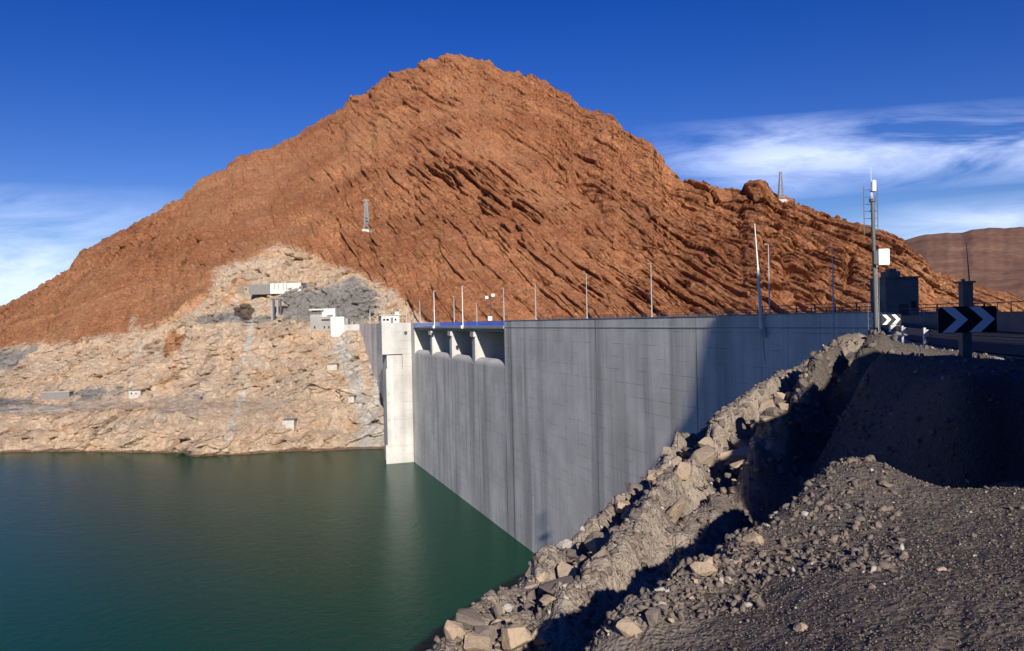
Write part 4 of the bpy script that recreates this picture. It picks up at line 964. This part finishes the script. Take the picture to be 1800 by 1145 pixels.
# ------------------------------------------------------------------ left bank works
def bank_box(px0, px1, py0, py1, D, thick, matr, parent, name, yaw=0.0, bevel=0.0, z_extra=0.0):
    a = at(px0, py1, D); b_ = at(px1, py1, D); zt = float(at((px0+px1)/2, py0, D)[2]); zb = float(at((px0+px1)/2, py1, D)[2])-z_extra
    mb = MB(); cx, cy = (a[0]+b_[0])/2, (a[1]+b_[1])/2; hw = (b_[0]-a[0])/2; c_, s_ = math.cos(yaw), math.sin(yaw)
    fn = lambda u_, v_, z: (cx+u_*c_-v_*s_, cy+u_*s_+v_*c_, z)
    mb.box(-hw, hw, 0, thick, zb, zt, fn); return mb.build(name, matr, parent, bevel)
def dof(px, py, back=0.0): return surf(px, py).y-back
D = min(dof(560, 575), dof(590, 575))-2.0
vb = thing('valve_house', 'stepped white flat-roofed building on the rock at the left end of the dam', 'building', tuple(at(567, 580, D)))
bank_box(546, 583, 553, 586, D, 9, M_PLAT, vb, 'lower_wall', z_extra=6)
bank_box(566, 589.5, 542.5, 557, D-0.3, 8, M_WALL, vb, 'upper_wall')
bank_box(543, 567, 543.5, 545.8, D-2.5, 11, M_WALL, vb, 'roof')
bank_box(548, 563, 546, 548.5, D-0.4, 1, M_GLASS, vb, 'window')
bank_box(575, 585, 554.5, 556, D-0.6, 1, M_GLASS, vb, 'window')
bank_box(565, 580, 561.5, 563.5, D-0.5, 1, M_GLASS, vb, 'window')
for a in (552, 569, 577): bank_box(a, a+2.2, 573.5, 577.5, D-0.4, 1, M_GLASS, vb, 'window')
wb_ = thing('abutment_block', 'bright white stepped concrete block where the dam meets the left bank', 'building', tuple(at(595, 600, D-6)))
bank_box(582, 606, 557, 600, D-7, 12, M_WALL, wb_, 'wall', z_extra=8)
bank_box(606.3, 634, 570.5, 600, D-6.5, 12, M_CON, wb_, 'side_wall', z_extra=4)
bank_box(607, 612, 560, 570.3, D-6, 4, M_PLAT, wb_, 'stair_tower')
bank_box(618, 621, 565, 570.2, D-6, 3, M_PLAT, wb_, 'vent')
# retaining wall with tank
D = min(dof(440, 510), dof(530, 510))-1.0
rw = thing('retaining_wall', 'long low pale concrete retaining wall above the grey rock face', 'wall', tuple(at(485, 510, D)))
bank_box(437, 475, 500.5, 511.5, D+1, 5, M_GREYW, rw, 'old_section', z_extra=2)
bank_box(475.1, 529, 498, 510, D, 6, M_WALL, rw, 'new_section', z_extra=2)
for a in (482, 489, 498, 503): bank_box(a, a+1.0, 499.5, 508.8, D-0.4, 0.5, M_PLAT, rw, 'buttress')
tk = thing('round_tank', 'dark round tank with a pale end against the right end of the retaining wall', 'tank', tuple(at(536, 508, D)))
a = Vector(at(531, 503.5, D)); b_ = Vector(at(541, 504, D+2))
mb = MB(); mb.cyl(a, a+(b_-a)*0.55, 2.0, n=16); mb.build('drum', M_DKST, tk)
mb = MB(); mb.cyl(a+(b_-a)*0.56, b_, 1.9, n=16); mb.cyl(b_, b_+Vector((0.5, 0, 0)), 1.2, n=12); mb.build('tank_end', M_GREYW, tk)
# steel gate frame
D = dof(485, 560)-3
gf = thing('steel_frame', 'dark steel gate frame with two uprights standing on the bank below the retaining wall', 'frame', tuple(at(485, 561, D)))
for a in (480, 492): bank_box(a, a+2.6, 524, 561, D, 1.0, M_DKST, gf, 'upright', z_extra=1)
for a in (476.5, 486.5): bank_box(a, a+3.2, 525, 561, D+0.5, 0.8, M_PLAT, gf, 'panel', z_extra=1)
bank_box(476, 500, 523, 526, D-0.3, 1.5, M_GREYW, gf, 'lintel')
# huts and blocks
def hut(px0, px1, py0, py1, label, name, cat, winds=(), tone=M_WALL):
    D = dof((px0+px1)/2, py1)-1.2
    o = thing(name, label, cat, tuple(at((px0+px1)/2, py1, D)))
    bank_box(px0, px1, py0, py1, D, 4.0, tone, o, 'wall', z_extra=1.5, bevel=0.05)
    bank_box(px0-0.5, px1+0.5, py0-0.8, py0-0.05, D-0.4, 4.8, M_GREYW, o, 'roof')
    for a in winds: bank_box(a, a+2, (py0+py1)/2-1.5, (py0+py1)/2+1.5, D-0.12, 0.3, M_GLASS, o, 'window')
    return o
hut(226, 247, 687, 697, 'small white hut at the end of the lakeside track', 'hut', 'hut', (230, 238), tone=M_BLOCK)
hut(496, 517, 739, 751, 'white concrete block on the bank low above the water', 'valve_chamber', 'concrete block', (), tone=M_BLOCK)
hut(612, 622, 697, 702, 'tiny pale concrete block on the bank near the tower', 'inspection_box', 'concrete block', (), tone=M_BLOCK)
hut(575, 592, 641, 648, 'pale low concrete slab box on the rock left of the dam', 'anchor_block', 'concrete block', (), tone=M_BLOCK)
# retaining strip of the track on the left
D = dof(100, 700)
tw = thing('track_wall', 'pale concrete wall holding up the bench beside the lakeside track', 'wall', tuple(at(95, 708, D)))
bank_box(72, 122, 690, 709, D-1, 4, M_GREYW, tw, 'wall', z_extra=2)
bank_box(72, 122, 689, 689.8, D-1.3, 4.5, M_CON, tw, 'coping')
# crest pole at the far bank
x, y, z = W(tpx(643), 2.0, 0); o = thing('lamp_post', 'short lamp post on the pale wing wall left of the gatehouse', 'lamp post', (x, y, 0), 'slender lamp posts along the dam crest')
mb = MB(); mb.cyl((x, y, 0), (x, y, 6.5), 0.22, 0.16, 8); mb.build('pole', M_GALV, o)
mb = MB(); mb.sphere((x+0.5, y, 6.6), 0.5, 1.2, 0.7, 0.4, 8, 5); mb.build('lamp_head', M_GALV, o)
# ------------------------------------------------------------------ rocks
def ico(sub):
    import bmesh
    bm = bmesh.new(); bmesh.ops.create_icosphere(bm, subdivisions=sub, radius=1.0)
    v = np.array([p.co[:] for p in bm.verts]); f = np.array([[q.index for q in fc.verts] for fc in bm.faces]); bm.free(); return v, f
ICO = {k: ico(k) for k in (1, 2, 3, 4)}
def rock_shape(rng, npt=12, flatness=0.75):
    """angular broken stone: convex hull of a few scattered points, edges chipped"""
    import bmesh
    q = rng.normal(size=(npt, 3)); q /= np.linalg.norm(q, axis=1)[:, None]; q *= rng.uniform(0.75, 1.0, (npt, 1)); q[:, 2] *= flatness
    bm = bmesh.new(); vs_ = [bm.verts.new(p_) for p_ in q]
    r = bmesh.ops.convex_hull(bm, input=vs_)
    bmesh.ops.delete(bm, geom=[g for g in set(r['geom_interior']+r['geom_unused']) if isinstance(g, bmesh.types.BMVert)], context='VERTS')
    bm.verts.index_update(); v = np.array([p_.co[:] for p_ in bm.verts]); f = np.array([[k.index for k in fc.verts] for fc in bm.faces]); bm.free()
    return v, f
def boulder_mesh(rng, npt, flatness, dims, rough):
    import bmesh
    v, f = rock_shape(rng, npt, flatness)
    bm = bmesh.new(); vs_ = [bm.verts.new(p_) for p_ in v]
    for q in f: bm.faces.new([vs_[i] for i in q])
    bmesh.ops.dissolve_limit(bm, angle_limit=0.28, verts=bm.verts[:], edges=bm.edges[:])
    bmesh.ops.bevel(bm, geom=bm.edges[:], offset=0.03, segments=1, affect='EDGES', clamp_overlap=True)
    bmesh.ops.triangulate(bm, faces=bm.faces[:])
    for _ in range(3):
        lg = [e for e in bm.edges if e.calc_length() > 0.16]
        if not lg: break
        bmesh.ops.subdivide_edges(bm, edges=lg, cuts=1)
        bmesh.ops.triangulate(bm, faces=bm.faces[:])
    me = bpy.data.meshes.new('boulder'); bm.to_mesh(me); bm.free()
    n = len(me.vertices); co = np.zeros(n*3, np.float32); me.vertices.foreach_get('co', co); c = co.reshape(-1, 3).astype(float)
    s_ = int(rng.integers(0, 9999)); k = rough*(fbm(c[:, 0]*2, c[:, 1]*2, c[:, 2]*2, s_, 3)+0.6*ridged(c[:, 0]*4.5, c[:, 1]*4.5, c[:, 2]*4.5, s_+5, 3))
    c = c*(1+k)[:, None]*np.array(dims); a = rng.uniform(0, 6.28); th = rng.uniform(-0.4, 0.4)
    c = c @ np.array([[math.cos(th), 0, -math.sin(th)], [0, 1, 0], [math.sin(th), 0, math.cos(th)]])
    c = c @ np.array([[math.cos(a), -math.sin(a), 0], [math.sin(a), math.cos(a), 0], [0, 0, 1]])
    me.vertices.foreach_set('co', c.astype(np.float32).ravel()); me.update()
    return me
def rotm(rng):
    q = rng.normal(size=4); q /= np.linalg.norm(q); a, b_, c_, d_ = q
    return np.array([[1-2*(c_*c_+d_*d_), 2*(b_*c_-a*d_), 2*(b_*d_+a*c_)], [2*(b_*c_+a*d_), 1-2*(b_*b_+d_*d_), 2*(c_*d_-a*b_)], [2*(b_*d_-a*c_), 2*(c_*d_+a*b_), 1-2*(b_*b_+c_*c_)]])
def pick_ground(px, py):
    """where the sight line through a photo point meets the near hillside"""
    D = np.exp(np.linspace(math.log(3.0), math.log(55), 1400)); P = ray(px, py)[None]*D[:, None]
    g = ground_z(P[:, 0], P[:, 1], False); k = np.argmax(P[:, 2] < g)
    return P[k] if P[k, 2] < g[k] else None
rng = np.random.default_rng(7)
BOUL = [  # px, py (base centre), width px, height px, label
    (1291, 812, 66, 50, 'largest pale rounded boulder, half in shade high on the rocky slope'),
    (1240, 835, 48, 26, 'flat orange-tan slab just left of the largest boulder'),
    (1200, 872, 34, 30, 'round brown boulder below the flat tan slab'),
    (1190, 905, 30, 38, 'upright grey boulder with a hollow beside the dark cleft'),
    (1060, 965, 48, 42, 'big tan rounded boulder near the middle of the slope edge'),
    (990, 1045, 66, 40, 'blocky split tan boulder with a pointed top low on the slope'),
    (1000, 1010, 34, 28, 'pointed tan stone standing above the split boulder'),
    (825, 1100, 44, 42, 'pale angular boulder at the lower left tip of the slope'),
    (798, 1118, 34, 36, 'tan boulder at the very lower left of the slope'),
    (850, 1120, 34, 36, 'squared grey boulder right of the pale angular one at the lower left'),
    (877, 1080, 14, 24, 'small white and rust stone standing on the edge above the lower boulders'),
    (993, 965, 30, 20, 'rounded stone on the slope edge where the dam meets the water'),
    (1125, 868, 46, 24, 'long tan slab lying along the slope edge'),
    (1150, 842, 28, 22, 'small pale block on the slope edge above the long slab'),
    (1055, 1010, 26, 30, 'narrow grey block below the big tan boulder'),
    (1095, 895, 26, 20, 'brown block on the slope edge left of the long slab'),
    (1245, 990, 18, 20, 'bright white-and-red stone at the upper end of the near debris band'),
    (1235, 1005, 34, 20, 'jagged pale cluster stone below the white-and-red stone'),
    (1325, 955, 30, 22, 'tan angular stone on the left shoulder of the gravel mound'),
    (1105, 1110, 34, 26, 'tan slab stone at the bottom of the debris band'),
    (1150, 1090, 30, 26, 'pale chunky stone in the debris band above the tan slab stone'),
    (1408, 1108, 22, 14, 'pale flat stone at the bottom edge of the gravel mound'),
    (1655, 1010, 16, 10, 'small white stone lying alone on the right of the gravel mound'),
    (1532, 1043, 11, 10, 'tiny white pebble in the middle of the gravel mound'),
    (1560, 853, 22, 6, 'flat pale stone near the crest of the gravel mound'),
    (905, 1128, 48, 34, 'wide grey-brown boulder at the bottom edge right of the squared grey boulder'),
    (838, 1140, 44, 28, 'low tan boulder cut by the bottom edge of the photo'),
    (955, 1132, 34, 24, 'brown blocky stone on the bottom edge left of the dark cleft'),
    (1310, 780, 40, 22, 'grey slab on the slope edge above the largest boulder'),
    (1352, 735, 34, 18, 'pale slab on the slope edge high above the largest boulder'),
    (1215, 800, 36, 18, 'pale slab on the slope edge above the flat orange-tan slab'),
    (1430, 650, 40, 16, 'long pale slab on the upper slope edge below the stayed mast'),
    (1490, 618, 36, 12, 'low pale slab at the top of the slope left of the instrument mast'),
]
def make_rock(px, py, wpx, hpx, label, group=None, sub=4, matr=None):
    g = pick_ground(px, min(py, 1138))
    if g is None: return None
    D = g[1]; kb = 0.80 if sub == 4 else 0.62; wd = wpx/F*D*kb; ht = hpx/F*D*kb*1.05
    me = boulder_mesh(rng, 14 if sub == 4 else 10, 0.8, (wd, wd*rng.uniform(0.75, 1.0), ht*1.15), 0.05 if sub == 4 else 0.04)
    o = link_mesh('boulder' if wpx > 24 else 'stone', me, matr or M_ROCK)
    o.location = (g[0], g[1], max(g[2], gz(g[0], g[1]))+ht*0.22)
    tag(o, label, 'boulder' if wpx > 24 else 'stone', group)
    return o
for q in BOUL: make_rock(*q)
# medium stones: individually placed along the rocky flank and debris band
def scatter_px(n, fn, smin, smax):
    out = []
    for _ in range(n*4):
        if len(out) >= n: break
        px, py = fn()
        out.append((px, py, rng.uniform(smin, smax)**1.0))
    return out
def flank():
    k = rng.uniform(0, 1); x = 800+k*600; y = np.interp(x, [e[0] for e in EDGE_PX], [e[1] for e in EDGE_PX])
    return x+rng.uniform(0, 26), y+rng.uniform(8, 95)
def debris():
    k = rng.uniform(0, 1)**0.8; x = 1010+k*300; y = np.interp(x, [1032, 1083, 1172, 1265, 1345, 1400], [1131, 1089, 1019, 962, 925, 880]); return x+rng.uniform(0, 40), y+rng.uniform(0, 55)
def near_what(px, py):
    if px < 900: return 'near the lower left tip of the slope'
    if px < 1010: return 'just below the dam foot'
    if px < 1130: return 'around the big tan rounded boulder'
    if px < 1250: return 'between the long slab and the largest boulder'
    if px < 1330: return 'beside the largest pale boulder'
    return 'high on the slope near the mast'
def near_what2(px, py):
    if px < 1080: return 'at the bottom end of the debris band'
    if px < 1160: return 'by the tan slab in the debris band'
    if px < 1240: return 'midway up the debris band'
    return 'at the top of the debris band'
cnt = {}
for n_, fn, wh_, grp, a, b_ in ((170, flank, near_what, 'stones on the rocky slope', 7, 34), (60, debris, near_what2, 'stones in the debris band', 7, 22)):
    for px, py, s in scatter_px(n_, fn, a, b_):
        if py > 1140: continue
        s = a+(s-a)**2/(b_-a); asp = rng.uniform(0.5, 1.0); tan_ = rng.uniform() < 0.55
        lab = '%s %s %s stone %s' % ('small' if s < 11 else 'fist-shaped' if s < 15 else 'larger', 'tan' if tan_ else 'grey', 'flat' if asp < 0.68 else 'blocky', wh_(px, py))
        make_rock(px, py, s, s*asp, lab, grp, 3, M_ROCK if tan_ else M_STONE)
dups = {}
for o in C.objects:
    if o.get('group') in ('stones on the rocky slope', 'stones in the debris band'): dups.setdefault(o['label'], []).append(o)
ORD = ['leftmost', 'second from left,', 'third from left,', 'fourth from left,', 'fifth from left,', 'sixth from left,', 'seventh from left,', 'eighth from left,', 'ninth from left,']
for lab, os_ in dups.items():
    if len(os_) < 2: continue
    os_.sort(key=lambda o: o.location.x/o.location.y)
    for i, o in enumerate(os_):
        pre = 'rightmost' if i == len(os_)-1 else ORD[min(i, 8)]
        nl = pre+' '+lab
        if len(nl.split()) <= 16: o['label'] = nl
# countless small stones: one object
def rubble():
    V, Fc = [], []; base = 0
    shapes = [rock_shape(rng, 14, 0.8) for k in range(8)]+[rock_shape(rng, 9, 0.8) for k in range(12)]
    def add(X, Y, S):
        nonlocal base
        Z = ground_z(X, Y)
        for x, y, z, s in zip(X, Y, Z, S):
            v, f = shapes[int(rng.integers(0, 20))]
            vv = (v*np.array([1, rng.uniform(0.6, 1), rng.uniform(0.45, 0.9)])) @ rotm(rng).T*s+np.array([x, y, z+s*0.15])
            V.append(vv); Fc.append(f+base); base += len(vv)
    # on the mound: dense by sight-line sampling in plan, area weighted near the camera
    n = 22000; r = np.exp(rng.uniform(math.log(3.6), math.log(11), n)); a = np.radians(rng.uniform(2, 33.5, n))
    X, Y = np.sin(a)*r, np.cos(a)*r; S = 0.005+0.011*rng.random(n)**3; S[rng.random(n) < 0.02] *= 2.4
    add(X, Y, S*np.clip(r/6, 0.8, 1.6))
    n = 15000; r = np.exp(rng.uniform(math.log(6), math.log(45), n)); a = np.radians(rng.uniform(-7, 26, n))
    X, Y = np.sin(a)*r, np.cos(a)*r; d = edge_dist(X, Y); k = (d < 0.9) & (d > -4.2-0.02*r)
    X, Y, r = X[k], Y[k], r[k]; S = (0.012+0.09*rng.random(len(r))**3.2)*np.clip(r/11, 0.7, 2.2)
    add(X, Y, S)
    n = 6000; r = rng.uniform(10.5, 34, n); a = np.radians(rng.uniform(14, 33.2, n)); X, Y = np.sin(a)*r, np.cos(a)*r
    k = rail_side(X, Y) < -1.0; X, Y = X[k], Y[k]; add(X, Y, 0.015+0.075*rng.random(len(X))**3)
    n = 3200; px = rng.uniform(990, 1340, n); X, Y = [], []
    D0 = rng.uniform(5.2, 9.0, n); rr = ray(px, np.full(n, 900.0)); X = rr[:, 0]*D0; Y = D0
    add(X, Y, 0.012+0.05*rng.random(n)**3)
    V = np.concatenate(V); Fc = np.concatenate(Fc).astype(np.int32)
    me = bpy.data.meshes.new('loose_gravel'); me.vertices.add(len(V)); me.vertices.foreach_set('co', V.astype(np.float32).ravel())
    me.loops.add(Fc.size); me.loops.foreach_set('vertex_index', Fc.ravel())
    me.polygons.add(len(Fc)); me.polygons.foreach_set('loop_start', (np.arange(len(Fc))*3).astype(np.int32)); me.update(calc_edges=True)
    o = link_mesh('loose_gravel', me, M_STONE); tag(o, 'loose angular gravel and small stones strewn over the near slope', 'gravel', kind='stuff')
rubble()
